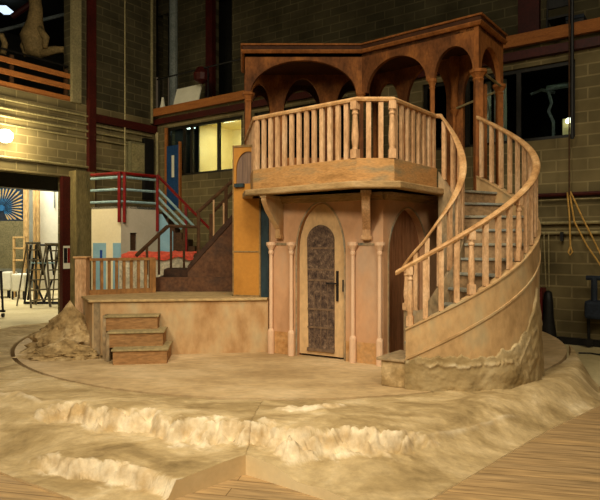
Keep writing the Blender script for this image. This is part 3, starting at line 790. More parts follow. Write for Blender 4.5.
# pendant columns on the rear wall
for f, s_ in ((h1, 1.53),):
    c = f(s_, .10, H(0)); b = MB(); b.lathe((c[0], c[1], H(3.5)), [(.02, 0), (.035, .03), (.07, .10), (.05, .13), (.06, .16), (.06, .55), (.08, .62), (.08, .95)], seg=10); ob('pendant', b, M['gal_lt'], gal)
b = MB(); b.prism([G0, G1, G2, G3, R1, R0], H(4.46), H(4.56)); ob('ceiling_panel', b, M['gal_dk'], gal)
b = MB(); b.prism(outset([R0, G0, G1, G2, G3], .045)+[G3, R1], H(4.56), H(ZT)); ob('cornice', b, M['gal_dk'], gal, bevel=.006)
b = MB(); b.sweep([(x, y, H(4.56)) for x, y in outset([R0, G0, G1, G2, G3], .03)], [(-.02, -.05), (.01, -.05), (.035, -.015), (.035, 0), (-.02, 0)]); ob('moulding', b, M['gal_lt'], gal)
b = MB(); b.sweep([(x, y, H(ZT)) for x, y in outset([R0, G0, G1, G2, G3], .045)], [(-.03, -.0), (.02, -.0), (.025, .025), (-.03, .03)]); ob('crown', b, M['gal_lt'], gal)
def gpost(p, r_, mat, z0=FLH, cap=True):
    b = MB(); b.box(p[0]-r_, p[0]+r_, p[1]-r_, p[1]+r_, H(z0), H(ZS-.1)); o = ob('post', b, mat, gal, bevel=.006)
    if cap:
        c = MB(); c.lathe((p[0], p[1], H(ZS-.16)), [(r_*1.1, 0), (r_*1.1, .02), (r_*1.5, .05), (r_*1.2, .07), (r_*1.9, .13), (r_*2.2, .14), (r_*2.2, .18)], seg=8); ob('capital', c, M['gal_lt'], o)
gp = lambda f, s_: f(s_, -.04, 0)
gpost(gp(g1, .05), .045, M['gal_lt']); gpost(gp(g1, g1.len-.01), .035, M['gal'])
gpost(gp(g2, 1.19), .03, M['gal_lt']); gpost(gp(g2, g2.len-.02), .055, M['gal'])
gpost(gp(g3, .36), .022, M['gal_lt'], cap=False); gpost(gp(g3, g3.len-.05), .045, M['gal_lt'])
gpost(h1(1.53, .12, 0), .022, M['gal_lt'], cap=False)
b = MB(); zb = H(3.72)
b.tube([g3(.02, .0, H(3.9)), g3(g3.len-.03, .0, H(3.86))], .018, 6); b.tube([g3(g3.len-.05, -.04, H(3.82)), h1(1.53, .12, H(3.62))], .018, 6)
tag(ob('tie_rod', b, M['pipe'], gal), 'pale metal tie rods')

# ================================================================== SPIRAL STAIR
SC = (1.6, 7.03); RO = 1.25; RIn = .415
st = thing('spiral_staircase', (SC[0], SC[1], DZ), 'curved stone staircase with two wooden handrails sweeping up to the balcony', 'staircase')
pol = lambda r_, t_: (SC[0]+r_*math.cos(R(t_)), SC[1]+r_*math.sin(R(t_)))
T0, T1 = -114, 45
curb = lambda t_: H(.60+.0114*(t_-T0))
railo = lambda t_: H(1.27+.0125*(t_-T0))
def lerp_tab(tab):
    def g(x):
        if x <= tab[0][0]: return tab[0][1]
        for (a, va), (b_, vb) in zip(tab, tab[1:]):
            if x <= b_: return va+(vb-va)*(x-a)/(b_-a)
        return tab[-1][1]
    return g
raili = lerp_tab([(-152, H(1.22)), (-114, H(1.52)), (-90, H(1.76)), (-16, H(2.45)), (60, H(3.2))])
NT = 11; dT = (T1-T0)/NT
def arcp(r_, a, c, n=5): return [pol(r_, a+(c-a)*i/n) for i in range(n+1)]
for i in range(NT):
    a = T0+dT*i; c = a+dT; z1 = .3+.171*(i+1)
    b = MB(); b.prism(arcp(RO-.07, a, c+.0)+arcp(RIn+.005, c, a), H(z1-.19 if i else 0), H(z1-.03)); o = ob('riser', b, M['riser'], st)
    b = MB(); b.prism(arcp(RO-.07, a-1.6, c-.1)+arcp(RIn+.005, c-.1, a-3.4), H(z1-.03), H(z1)); ob('tread', b, M['tread'], st, bevel=.006)
# underside fill
b = MB(); ths = [T0+dT*i/2 for i in range(2*NT+1)]
ths2 = [T0+i*3 for i in range(int((T1-T0)/3)+1)]
b = MB(); b.shell(SC, RO-.07, RO, ths2, lambda t_: H(0), curb); ob('outer_wall', b, M['stairwall'], st, smooth=False)
b = MB(); b.shell(SC, RO, RO+.014, ths2, lambda t_: curb(t_)-.31, lambda t_: curb(t_)-.285); ob('string_moulding', b, M['stairwall'], st)
b = MB(); b.shell(SC, RO-.085, RO+.015, ths2, curb, lambda t_: curb(t_)+.02); ob('curb_cap', b, M['stairwall'], st)
thi = [-150+i*5 for i in range(43)]
inz = lambda t_: raili(t_)-.78 if t_ > -118 else raili(-118)-.78
b = MB(); b.shell(SC, RIn-.05, RIn, thi, lambda t_: H(0), inz); tag(ob('inner_wall', b, M['curb'], st), 'grey tan inner curb wall')
# bottom newel plinth (rock)
b = MB(); b.prism(arcp(RO+.02, -126, -113.9, 6)+arcp(.8, -114, -127, 6), H(0), H(.27)); o = ob('plinth', b, M['rock'], st, bevel=.01)
b = MB(); b.prism(arcp(RO+.05, -128, -114, 6)+arcp(.78, -114, -128, 6), H(.27), H(.30)); ob('plinth_slab', b, M['curb'], st, bevel=.008)
# handrails
def helix(r_, a, c, zf, n=60): return [(*pol(r_, a+(c-a)*i/n), zf(a+(c-a)*i/n)) for i in range(n+1)]
b = MB(); b.sweep(helix(RO-.035, -119, T1, railo, 70), prof); ob('outer_handrail', b, M['rail'], st)
b = MB(); b.sweep(helix(RIn-.02, -152, 56, raili, 60)+[(B3[0], B3[1]+.02, H(RH+.005))], prof); ob('inner_handrail', b, M['rail'], st)
ho = (railo(T0)-.05)-(curb(T0)+.03)
n = 22
for i in range(n):
    t_ = T0+1.8+i*7.35; kd = 't' if i in (0, 4, 8) else 'p'
    z0 = curb(t_)+.02; h = railo(t_)-.035-z0
    p = pol(RO-.035, t_); key = ('s', kd)
    if key not in cache:
        cache[key] = ob('baluster', plain_baluster(1, .052, .036) if kd == 'p' else turned_baluster(1, .068), M['wood_lt'], st, loc=(p[0], p[1], z0), rz=R(t_+90)); cache[key].scale = (1, 1, h)
    else: inst(cache[key], st, (p[0], p[1], z0), R(t_+90), sz=h)
n = 11
for i in range(n):
    t_ = -146+i*19.6; kd = 't' if i in (0,) else 'p'
    z0 = inz(t_)-.01; h = raili(t_)-.035-z0; p = pol(RIn-.02, t_)
    inst(cache[('s', kd)], st, (p[0], p[1], z0), R(t_+90), sz=h)
# rock skirt at the foot of the outer wall
rk = lerp_tab([(-114, .31), (-108, .33), (-92, .36), (-84, .33), (-70, .36), (-58, .44), (-50, .56), (-42, .80), (-36, 1.02), (-31, .90), (-25, .62), (-10, .5), (45, .4)])
mb = MB(); nt_, nz = 260, 40; at = []
for i in range(nt_+1):
    t_ = -114+(45+114)*i/nt_
    top = rk(t_)+.05*fb(t_*.2, 3, 1)
    line = .26+.06*fb(t_*.13, 7, 3, 4)+.35*sm(-60, -38, t_)
    for j in range(nz+1):
        q = j/nz; z = top*q
        rr = RO+.016+.03*(1-q)+.028*fb(t_*.07, z*4, 2, 6)*(1-.5*q)
        wl = math.exp(-((z-line)/.018)**2)*(1 if -103 < t_ < -62 else .5)*(fb(t_*.3, 1, 5) > -.25)
        rr += .018*wl
        if j == nz: rr = RO-.002; 
        if j >= nz-2: wl = max(wl, .5*(t_ > -48))
        if j == 0: rr = max(rr, RO+.03)
        mb.v.append((*pol(rr, t_), H(z))); at.append(min(1, wl*.85))
for i in range(nt_):
    for j in range(nz): mb.f.append((i*(nz+1)+j, (i+1)*(nz+1)+j, (i+1)*(nz+1)+j+1, i*(nz+1)+j+1))
mb.at = at
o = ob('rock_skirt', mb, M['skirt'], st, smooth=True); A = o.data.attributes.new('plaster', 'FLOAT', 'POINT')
for i, v in enumerate(at): A.data[i].value = v
tag(o, 'modelled rock face climbing the curved wall')

# ================================================================== PLATFORM
PZ = .75
PP = [(-2.75, 7.55), (-.44, 7.84), (-.42, 7.93), (-.82, 8.8), (-3.08, 8.8), (-3.08, 8.1)]
plat = thing('stage_platform', (-1.8, 8.2, DZ), 'low plaster-fronted platform with a tan deck left of the house', 'platform')
b = MB(); b.prism(PP, H(0), H(PZ-.035)); ob('platform_body', b, M['facade_low'], plat)
b = MB(); b.prism([(-2.79, 7.51), (-.45, 7.80), (-.43, 7.93), (-.82, 8.8), (-3.10, 8.8), (-3.10, 8.08)], H(PZ-.035), H(PZ)); ob('platform_deck', b, M['deck'], plat, bevel=.008)
b = MB(); f = Fr((-2.75, 7.55), (-.44, 7.84)); b.fbox(f, 0.02, .10, 0, .015, H(0), H(PZ-.035)); ob('corner_post', b, M['curb'], plat)
# steps
stp = thing('wooden_steps', (-2.05, 7.35, DZ), 'three ochre wooden steps leading up to the low platform', 'steps')
f = Fr((-2.75, 7.53), (-.44, 7.82)); 
s0 = [.22, .30, .38]; s1 = [.87, .96, 1.03]
hts = [.56, .38, .19]; dep = [.19, .38, .57]
for i in range(3):
    z = hts[i]
    b = MB(); b.fbox(f, s0[i], s1[i], .0, dep[i], H(max(0, z-.2)), H(z-.025)); ob('riser', b, M['step_riser'], stp)
    b = MB(); b.fbox(f, s0[i]-.02, s1[i]+.02, .0, dep[i]+.02, H(z-.025), H(z)); ob('tread', b, M['step_tread'], stp, bevel=.004)
b = MB(); b.extr(f, [(.18, H(0)), (.22, H(0)), (.22, H(.56)), (.18, H(.56))], 0, .2); b.extr(f, [(.26, H(0)), (.30, H(0)), (.30, H(.37)), (.26, H(.37))], .2, .38)
ob('side_board', b, M['curb'], stp)
# balustrade on the platform
lr = thing('platform_balustrade', (-2.7, 8.45, H(PZ)), 'short brown wooden balustrade with a square newel on the low platform', 'balustrade')
b = MB(); b.box(-3.21, -3.05, 8.12, 8.28, H(0.0), H(PZ+.53)); ob('newel_post', b, M['wood_lt'], lr, bevel=.006)
b = MB(); b.box(-3.23, -3.03, 8.10, 8.30, H(PZ+.53), H(PZ+.56)); ob('newel_cap', b, M['rail'], lr, bevel=.006)
q0 = (-3.05, 8.24); q1 = (-2.22, 8.66); f = Fr(q0, q1)
b = MB(); b.fbox(f, 0, f.len, -.04, .04, H(PZ+.49), H(PZ+.53)); ob('handrail', b, M['rail_br'], lr)
b = MB(); b.fbox(f, 0, f.len, -.03, .03, H(PZ+.0), H(PZ+.07)); ob('bottom_rail', b, M['rail_br'], lr)
b = MB(); b.fbox(f, f.len-.07, f.len+.02, -.045, .045, H(PZ), H(PZ+.53)); ob('end_post', b, M['rail_br'], lr)
for i in range(8):
    put(lambda s_: f(s_, 0, 0), [.07+i*.105], ['p'], lr, H(PZ+.07), .42, M['rail_br'], math.atan2(f.d.y, f.d.x), .042)
# rocks beside the platform (left)
def rockpile(name, c, rx, ry, hz, seed, label):
    mb = MB(); nu, nv = 130, 50
    for i in range(nu):
        a = 2*math.pi*i/nu
        for j in range(nv+1):
            q = j/nv; e = q**.8
            nn = 1+.30*fb(math.cos(a)*1.8+seed, math.sin(a)*1.8, q*4, 7)-.12*abs(fb(math.cos(a)*4+seed, math.sin(a)*4, q*8, 5))
            rr = (1-q)**1.12*nn
            z = hz*q*(1+.12*fb(math.cos(a)*2+seed, math.sin(a)*2, q*3, 4)*(1-q))
            mb.v.append((c[0]+rx*rr*math.cos(a), c[1]+ry*rr*math.sin(a), c[2]+max(0, z)))
    for i in range(nu):
        k = (i+1) % nu
        for j in range(nv): mb.f.append((i*(nv+1)+j, k*(nv+1)+j, k*(nv+1)+j+1, i*(nv+1)+j+1))
    o = ob(name, mb, M['rock'], smooth=True); tag(o, label, 'rock'); return o
rockpile('rock_mound', (-3.22, 7.98, DZ-.002), .66, .46, .70, 1.3, 'tall pale brown rock mound leaning against the platform newel corner')
rockpile('rock_mound', (-3.1, 7.55, DZ-.002), .6, .32, .24, 5.1, 'low pale rock mound in front of the platform corner beside the steps')

# ================================================================== OCHRE PANEL (folding door flat)
pn = thing('ochre_door_flat', (-.7, 7.93, H(PZ)), 'tall ochre orange door flat with a small arched opening standing on the low platform', 'door flat')
f = Fr((-.945, 8.02), (-.545, 7.90)); z0, z1 = H(PZ), H(2.87)
L_ = f.len
b = MB(); b.archwall(f, L_-.015, z0+.02, z1-.03, -.02, .0, [(.225, .175, H(2.33), H(2.52), .26, 'round')], x0=.015); ob('ochre_sheet', b, M['ochre'], pn)
b = MB()
b.fbox(f, 0, .015, -.03, .01, z0, z1); b.fbox(f, L_-.02, L_, -.03, .01, z0, z1); b.fbox(f, 0, L_, -.03, .01, z1-.03, z1); b.fbox(f, 0, L_, -.03, .01, z0, z0+.025); b.fbox(f, 0.015, L_-.02, -.02, .008, z0+.62, z0+.64)
ob('edge_frame', b, M['ochre_edge'], pn)
b = MB(); b.fbox(f, .03, .41, -.05, -.025, H(2.30), H(2.82)); ob('boarded_opening', b, M['fadedboards'], pn)
b = MB(); b.fbox(f, .04, .18, 0, .05, H(2.28), H(2.33)); ob('sill', b, M['dkblue'], pn)
f = Fr((-.540, 7.90), (-.435, 7.865)); b = MB(); b.fbox(f, 0, f.len, -.08, 0, z0, H(2.05)); tag(ob('jamb', b, M['dkblue'], pn), 'dark blue door jamb')

# ================================================================== DARK STAIR behind the platform
ds = thing('brown_side_stair', (-1.6, 9.2, DZ), 'dark brown wooden stair with slim rail rising behind the low platform', 'staircase')
b = MB(); b.box(-2.24, -.9, 8.82, 8.86, H(0), H(.97)); ob('front_board', b, M['dkstair2'], ds)
b = MB(); b.prism([(-2.24, 8.86), (-1.0, 8.86), (-1.0, 9.95), (-2.35, 9.95)], H(.9), H(.955)); ob('lower_landing', b, M['dkstair'], ds)
b = MB(); b.prism([(-2.2, 9.2), (-1.55, 9.2), (-1.55, 9.95), (-2.3, 9.95)], H(.955), H(1.07)); ob('landing', b, M['dkstair'], ds)
f = Fr((-1.75, 8.9), (-.9, 8.9))
b = MB(); b.extr(f, [(0, H(.955)), (.85, H(.955)), (.85, H(2.0)), (.62, H(1.78)), (.0, H(1.06))], -.02, .02); ob('stringer', b, M['dkstair2'], ds)
b = MB(); b.extr(f, [(0.0, H(1.06)), (.0, H(1.14)), (.15, H(1.33)), (.85, H(2.12)), (.85, H(2.0))], -.03, .04); ob('string_cap', b, M['dkstair'], ds)
for i in range(6):
    b = MB(); b.box(-1.6+.12*i, -1.44+.12*i, 8.93, 9.75, H(1.07+.17*i), H(1.10+.17*i)); ob('tread', b, M['dkstair'], ds)
def bar(name, par, p, q, r_, mat):
    b = MB(); b.tube([p, q], r_, 6); return ob(name, b, mat, par)
Yb = 9.8
bar('lower_handrail', ds, (P(136, Yb), Yb, Zy(256, Yb)), (P(168, Yb), Yb, Zy(226, Yb)), .035, M['dkrail'])
bar('landing_handrail', ds, (P(168, Yb), Yb, Zy(226, Yb)), (P(199, Yb), Yb, Zy(227, Yb)), .03, M['dkrail'])
for px, y0, y1 in ((147, 246, 275), (159, 236, 275), (171, 226, 272), (184, 226, 270)):
    bar('baluster', ds, (P(px, Yb), Yb, H(.955) if px < 165 else H(1.06)), (P(px, Yb), Yb, Zy(y0, Yb)), .022, M['dkrail'])
Yc = 8.93
bar('upper_handrail', ds, (P(197, Yc), Yc, Zy(213, Yc)), (P(240, Yc), Yc, Zy(174, Yc)), .03, M['dkrail'])
bar('rear_handrail', ds, (P(214, 9.7), 9.7, Zy(211, 9.7)), (P(236, 9.7), 9.7, Zy(189, 9.7)), .03, M['dkrail'])
for px, y0, z in ((198.5, 212, H(.96)), (211, 214, Zy(250, Yc)), (226, 187, Zy(226, Yc))):
    bar('post', ds, (P(px, Yc), Yc, z), (P(px, Yc), Yc, Zy(y0, Yc)), .03, M['dkrail'])
for px, y0, y1 in ((213.5, 200, 250), (223.5, 203, 232)):
    tag(bar('post', ds, (P(px, Yc-.05), Yc-.03, Zy(y1, Yc)), (P(px, Yc-.05), Yc-.03, Zy(y0, Yc)), .014, M['wood_lt']), 'pale unpainted post')

# ================================================================== BOOTH (cream and blue deck house with red rails)
Yk = 12.6
bt = thing('deck_house', (P(121, Yk), Yk+.6, 0), 'cream and pale blue deck house with red rails behind the low platform', 'booth')
K0 = (P(91.5, 13.0), 13.0); K1 = (P(121, Yk), Yk); K2 = (P(158, 13.3), 13.3); K3 = (P(120, 14.6), 14.6)
ztop = Zy(206, Yk)
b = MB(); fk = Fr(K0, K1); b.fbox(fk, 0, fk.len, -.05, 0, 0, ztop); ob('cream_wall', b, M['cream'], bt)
b = MB(); fk2 = Fr(K1, K2); b.archwall(fk2, fk2.len, 0, ztop, -.05, 0, [(.31, .085, 1.58, 1.58, .4, 'rect')]); tag(ob('shaded_wall', b, M['shadeface'], bt), 'side wall of the deck house painted in a shaded grey')
b = MB(); b.fbox(fk2, .22, .40, -.08, -.055, 1.5, 2.1); ob('window_recess', b, M['dkstair'], bt)
b = MB(); b.prism([K0, K1, K2, K3], ztop-.05, ztop); ob('roof_deck', b, M['dkblue'], bt)
b = MB(); b.fbox(fk, 0.05, .45, 0, .006, 0, Zy(243, 12.9)); b.fbox(fk, .66, fk.len-.001, 0, .006, 0, Zy(243, 12.7)-.0); tag(ob('painted_patch', b, M['ltblue'], bt), 'pale blue painted patch')
b = MB(); b.fbox(fk, .27, .34, .006, .012, 0.9, Zy(250, 12.9)); ob('painted_bar', b, M['deepblue'], bt)
rz_ = Zy(173, Yk)
for p, q, e in ((K0, K1, 0), (K1, K2, 0)):
    for k in range(3):
        zz = ztop+.10+.27*k
        b = MB(); b.tube([(p[0], p[1]-.03, zz), (q[0], q[1]-.03, zz)], .03, 6); ob('blue_rail', b, M['bluerail'], bt)
    b = MB(); b.tube([(p[0], p[1]-.02, rz_+.12*0), (q[0], q[1]-.02, rz_)], .035, 6); ob('red_rail', b, M['redrail'], bt)
for px, Y in ((119.3, Yk-.06), (124.5, Yk+.02), (157.5, 13.2)):
    b = MB(); x = P(px, Y); b.box(x-.03, x+.03, Y-.03, Y+.03, ztop-.36 if px < 150 else ztop-.55, rz_+.02); ob('red_post', b, M['redrail'], bt)
# its outside stair descending to the right
S0 = Vector((P(157, 13.25), 13.25, 0)); S1 = Vector((P(212, 13.25), 13.25, 0))
zt = Zy(175, 13.25)
b = MB(); b.tube([(S0.x, 13.25, zt), (S1.x, 13.25, Zy(231, 13.25))], .035, 6); ob('red_rail', b, M['redrail'], bt)
for k, (ya, yb, xb) in enumerate(((188, 226, 194), (196, 226, 186), (204, 229, 182))):
    b = MB(); b.tube([(S0.x, 13.22, Zy(ya, 13.25)), (P(xb, 13.25), 13.22, Zy(yb, 13.25))], .03, 6); ob('blue_rail', b, M['bluerail'], bt)
b = MB(); x = P(186, 13.25); b.box(x-.03, x+.03, 13.22, 13.28, 0, Zy(206, 13.25)); ob('red_post', b, M['redrail'], bt)
f = Fr((S0.x, 13.32), (S1.x, 13.32)); n = 8
pts = [(0, 0), (0, Zy(212, 13.3))]
for i in range(n):
    pts += [((i+.6)*.155, Zy(212, 13.3)-.16*i), ((i+.6)*.155, Zy(212, 13.3)-.16*(i+1))]
pts += [(n*.155, 0)]
b = MB(); b.extr(f, pts, -.6, 0); ob('stair_side', b, M['dkrail'], bt)
b = MB(); b.extr(f, [(0, 0), (0, Zy(214, 13.3)), (.1, Zy(214, 13.3)), (.36, Zy(232, 13.3)), (.36, 0)], 0, .01); tag(ob('blue_side_panel', b, M['ltblue'], bt), 'pale blue side panel')

# covered table between platform and booth
Yt = 11.2
tb = thing('covered_table', (P(162, Yt), Yt+.3, DZ), 'table under crumpled off-white cloth behind the low platform', 'table')
x0, x1 = P(119, Yt), P(196, Yt); zc = Zy(257, Yt)
mb = MB(); nx, nz = 50, 12
for j in range(nz+1):
    for i in range(nx+1):
        u = i/nx; z = DZ+(zc-DZ)*(1-j/nz); mb.v.append((x0+(x1-x0)*u, Yt+.03*math.sin(u*40)*(j/nz)+.04*fb(u*6, j*.2, 1), z))
for j in range(nz):
    for i in range(nx): mb.f.append((j*(nx+1)+i, j*(nx+1)+i+1, (j+1)*(nx+1)+i+1, (j+1)*(nx+1)+i))
mb.box(x0+.02, x1-.02, Yt+.06, Yt+.8, DZ, zc-.005)
ob('table_cloth', mb, M['whitecloth'], tb)
mb = MB()
nx, ny = 40, 14
for j in range(ny+1):
    for i in range(nx+1):
        u = i/nx; v = j/ny
        yy = Yt-.02+(.75)*max(0, (v-.25)/.75); zz = zc+.015+(.0 if v > .25 else -(.25-v)*(.32+.12*math.sin(u*14)))+.05*math.sin(min(1, max(0, v-.25))*3.1)+.03*fb(u*7, v*5, 2)+.03
        mb.v.append((x0+.06+(x1-x0-.1)*u, yy-(.03 if v < .25 else 0), zz))
for j in range(ny):
    for i in range(nx): mb.f.append((j*(nx+1)+i, j*(nx+1)+i+1, (j+1)*(nx+1)+i+1, (j+1)*(nx+1)+i))
tag(ob('folded_cloth', mb, M['coral'], smooth=True), 'coral red cloth lying rumpled on the covered table', 'cloth')

# ================================================================== DOCK CONTENT (through the left doorway)
def stepladder(loc, rz, hgt, label):
    t = thing('stepladder', loc, label, 'stepladder', 'stepladders inside the dock doorway')
    t.rotation_euler = (0, 0, 0)
    c, s_ = math.cos(rz), math.sin(rz)
    def g(x, y, z): return (loc[0]+x*c-y*s_, loc[1]+x*s_+y*c, loc[2]+z)
    for sg in (-1, 1):
        bar('stile', t, g(sg*.26, -.42, 0.02), g(sg*.17, 0, hgt), .025, M['alu'])
        bar('rear_leg', t, g(sg*.24, .42, 0.02), g(sg*.15, .03, hgt), .02, M['alu'])
    for k in range(6):
        q = (k+.8)/6.5; b = MB(); xx = .26-.09*q; yy = -.42*(1-q)
        b.tube([g(-xx, yy, hgt*q), g(xx, yy, hgt*q)], .022, 6); ob('rung', b, M['alu'], t)
    b = MB(); b.tube([g(-.2, 0, hgt), g(.2, 0, hgt)], .035, 6); ob('top_cap', b, M['alu'], t)
    return t
stepladder((P(33, 15.6), 15.6, 0), .9, 1.75, 'left stepladder of the pair folded open inside the dock doorway')
stepladder((P(52, 15.9), 15.9, 0), .9, 1.72, 'right stepladder of the pair open against the red post in the dock doorway')
# ladder cross braces as a steel trestle
t = thing('steel_trestle', (P(43, 16.2), 16.2, 0), 'dark steel trestle frame with V braces behind the stepladders', 'trestle')
Yq = 16.2
for a, c, y0, y1 in ((37, 43, 245, 275), (43, 49, 275, 245), (50, 54, 245, 275), (54, 60, 275, 245), (28, 34, 300, 258), (34, 44, 280, 302), (44, 52, 302, 280)):
    bar('brace', t, (P(a, Yq), Yq, Zy(y0, Yq)), (P(c, Yq), Yq, Zy(y1, Yq)), .03, M['black'])
bar('top_bar', t, (P(36, Yq), Yq, Zy(245, Yq)), (P(61, Yq), Yq, Zy(245, Yq)), .035, M['black'])
bar('middle_bar', t, (P(32, Yq), Yq, Zy(263, Yq)), (P(55, Yq), Yq, Zy(263, Yq)), .03, M['bluerail'])
bar('base_bar', t, (P(24, Yq), Yq, .05), (P(60, Yq), Yq, .05), .04, M['black'])
for px in (24.5, 36, 60): bar('leg', t, (P(px, Yq), Yq, 0.02), (P(px if px > 30 else 31, Yq), Yq, Zy(245, Yq)), .03, M['black'])
# white flat
Yw = 17.5
b = MB(); b.box(P(38, Yw), P(61.5, Yw), Yw, Yw+.06, .3, Zy(176, Yw)+.4); flat = ob('scenery_flat', b, M['white_panel']); tag(flat, 'tall off-white scenery flat standing behind the stepladders', 'scenery flat')
b = MB(); b.tube([(P(55, Yw), Yw-.05, Zy(176, Yw)+.3), (P(55, Yw), Yw-.05, Zy(208, Yw))], .02, 6); ob('hanging_cord', b, M['grey_pipe'], flat)
for i, px in enumerate((35, 38.5)):
    b = MB(); b.tube([(P(px, 17.2), 17.2, 0), (P(px-2, 17.2), 17.3, 4.4)], .05, 6); tag(ob('timber_batten', b, M['wood_raw']), ('left' if i == 0 else 'right')+' upright pine batten leaning beside the white scenery flat', 'batten')
# poster: radiating blue and gold feather fan
Yp = 19.0
pt = thing('feather_fan_picture', (P(6, Yp), Yp, Zy(221, Yp)), 'large framed picture of a blue and gold feather fan in the dock', 'picture')
b = MB(); b.box(P(-34, Yp), P(24, Yp), Yp, Yp+.04, Zy(221, Yp), Zy(187, Yp)); ob('dark_ground', b, M['bag'], pt)
m_gold = paint('gold_feather', (206, 160, 60), (226, 186, 90), ns=3); m_bl = paint('blue_feather', (36, 96, 150), (60, 130, 180), ns=3)
cx, cz = P(2, Yp), Zy(208, Yp)
for k in range(30):
    a = R(-60+k*300/29); d = (math.cos(a), math.sin(a)); w_ = .028
    fe = lambda x, n, z: (cx+d[0]*x-d[1]*z, Yp-.01-n, cz+d[1]*x+d[0]*z)
    rb = min(.85, (Zy(187, Yp)-cz-.03)/max(.05, d[1]) if d[1] > 0 else (cz-Zy(221, Yp)-.03)/max(.05, -d[1]), (P(23.5, Yp)-cx)/max(.05, d[0]) if d[0] > 0 else 9)
    b = MB(); b.extr(fe, [(.1, 0), (rb*.55, -w_*.5), (rb*.9, -w_*1.3), (rb, 0), (rb*.9, w_*1.3), (rb*.55, w_*.5)], 0, .01)
    fo = ob('feather', b, m_bl, pt)
    b = MB(); b.extr(fe, [(rb*.45, 0), (rb*.88, -w_*.8), (rb*.97, 0), (rb*.88, w_*.8)], .01, .016); ob('feather_tip', b, m_gold, fo)
b = MB(); b.tube([(cx, Yp-.03, cz), (cx, Yp-.01, cz)], .1, 16); ob('fan_centre', b, m_bl, pt)
b = MB(); b.box(P(24, Yp), P(28, Yp), Yp-.05, Yp+.08, .9, Zy(185, Yp)); b.box(P(-34, Yp), P(28, Yp), Yp-.05, Yp+.08, Zy(187, Yp), Zy(185, Yp)); ob('frame', b, M['wood_raw'], pt)
b = MB(); b.box(P(-34, Yp), P(24, Yp), Yp, Yp+.08, .9, Zy(221, Yp)); tag(ob('base_board', b, M['greybox'], pt), 'grey green board under the picture')
# small pine rack
Yr = 18.2
t = thing('pine_rack', (P(19, Yr), Yr, 0), 'small open pine rack standing below the feather fan picture', 'rack')
for px in (13.5, 24): b = MB(); x = P(px, Yr); b.box(x-.03, x+.03, Yr, Yr+.06, 0, Zy(237, Yr)); ob('upright', b, M['wood_raw'], t)
for y in (238, 249, 261): b = MB(); b.box(P(13, Yr), P(24.5, Yr), Yr-.02, Yr+.3, Zy(y, Yr), Zy(y, Yr)+.05); ob('shelf', b, M['wood_raw'], t)
# white-sheeted crates
for i, (a, c, y0, y1, Y, lb) in enumerate(((0, 10, 272, 292, 18.0, 'white sheeted crate at the far left of the dock doorway'), (11, 24, 274, 292, 17.6, 'white sheeted crate below the pine rack in the dock'))):
    z1 = Zy(y0, Y); t = thing('sheeted_crate', (P((a+c)/2, Y), Y, 0), lb, 'crate')
    b = MB(); b.box(P(a, Y), P(c, Y), Y, Y+.5, .25, z1); ob('sheet', b, M['white_panel'], t, bevel=.04)
    for sx in (a+1, c-1):
        for yy in (.04, .44): b = MB(); b.box(P(sx, Y)-.02, P(sx, Y)+.02, Y+yy-.02, Y+yy+.02, 0, .26); ob('leg', b, M['black'], t)
# trolley
Yv = 13.4
t = thing('hand_trolley', (P(-2, Yv), Yv, 0), 'black wheeled trolley frame cut by the left edge of the photo', 'trolley')
bar('upright', t, (P(3, Yv), Yv, .12), (P(1, Yv), Yv, Zy(272, Yv)), .025, M['black']); bar('crossbar', t, (P(-12, Yv), Yv, Zy(311, Yv)), (P(5, Yv), Yv, Zy(311, Yv)), .03, M['black'])
bar('upright', t, (P(-12, Yv), Yv, .12), (P(-12, Yv), Yv, Zy(272, Yv)), .025, M['black']); bar('handle', t, (P(-12, Yv), Yv, Zy(272, Yv)), (P(2, Yv), Yv, Zy(272, Yv)), .03, M['black'])
for px in (-11, 3): b = MB(); b.tube([(P(px, Yv)-.02, Yv, .055), (P(px, Yv)+.02, Yv, .055)], .05, 12); ob('wheel', b, M['black'], t)

# ================================================================== STORE ABOVE
t = thing('store_railing', fL(u1-1.5, 0, 5.2), 'orange timber rails across the high opening in the left wall', 'railing')
for z0, z1 in ((5.2, 5.55), (5.78, 5.93), (6.15, 6.3)):
    z0 -= .0
b = MB()
for y0, y1 in ((80, 90), (67, 72), (55, 60)):
    za, zb2 = zL(0, y1), zL(0, y0); b = MB(); b.fbox(fL, sL(0)-2.5, u1, -.1, -.02, za, zb2); ob('rail_board', b, M['orange_beam'], t)
for s_ in (u1-.06, u1-1.4, u1-2.8): b = MB(); b.fbox(fL, s_-.04, s_+.04, -.16, -.1, 5.2, zL(0, 50)); ob('rail_post', b, M['dkrail'], t)
bar('hand_bar', t, fL(u1-3, -.13, zL(0, 46)), fL(u1, -.13, zL(0, 46)), .025, M['black'])
# papier-mache creature
def fp(px, y, n): # point behind left wall opening
    s_ = sL(px); return s_, zL(px, y)
def at(px, y, Y): return (P(px, Y), Y, Zy(y, Y))
b = MB(); Y = 14.6
t = thing('prop_sculpture', at(34, 70, 14.8), 'olive brown writhing papier-mache sculpture stored behind the high orange rails', 'sculpture')
b.tube([at(34, -6, Y), at(36, 8, Y), at(35, 22, Y), at(33, 36, Y), at(36, 50, Y), at(44, 54, Y)], [.15, .16, .2, .32, .28, .12], 12); ob('torso', b, M['sculpt'], t, smooth=True)
b = MB(); b.tube([at(33, 36, Y), at(40, 30, Y-.1), at(46, 38, Y-.15), at(45, 48, Y-.15)], [.12, .11, .09, .06], 10); ob('arm', b, M['sculpt'], t, smooth=True)
b = MB(); b.tube([at(42, 53, Y), at(55, 50, Y), at(65, 50, Y), at(68, 57, Y), at(66, 70, Y)], [.14, .1, .09, .08, .07], 10); ob('limb', b, M['sculpt'], t, smooth=True)
b = MB(); b.tube([at(30, 44, Y), at(26, 34, Y), at(24, 46, Y), at(28, 56, Y)], [.1, .1, .1, .1], 10); ob('limb', b, M['sculpt'], t, smooth=True)
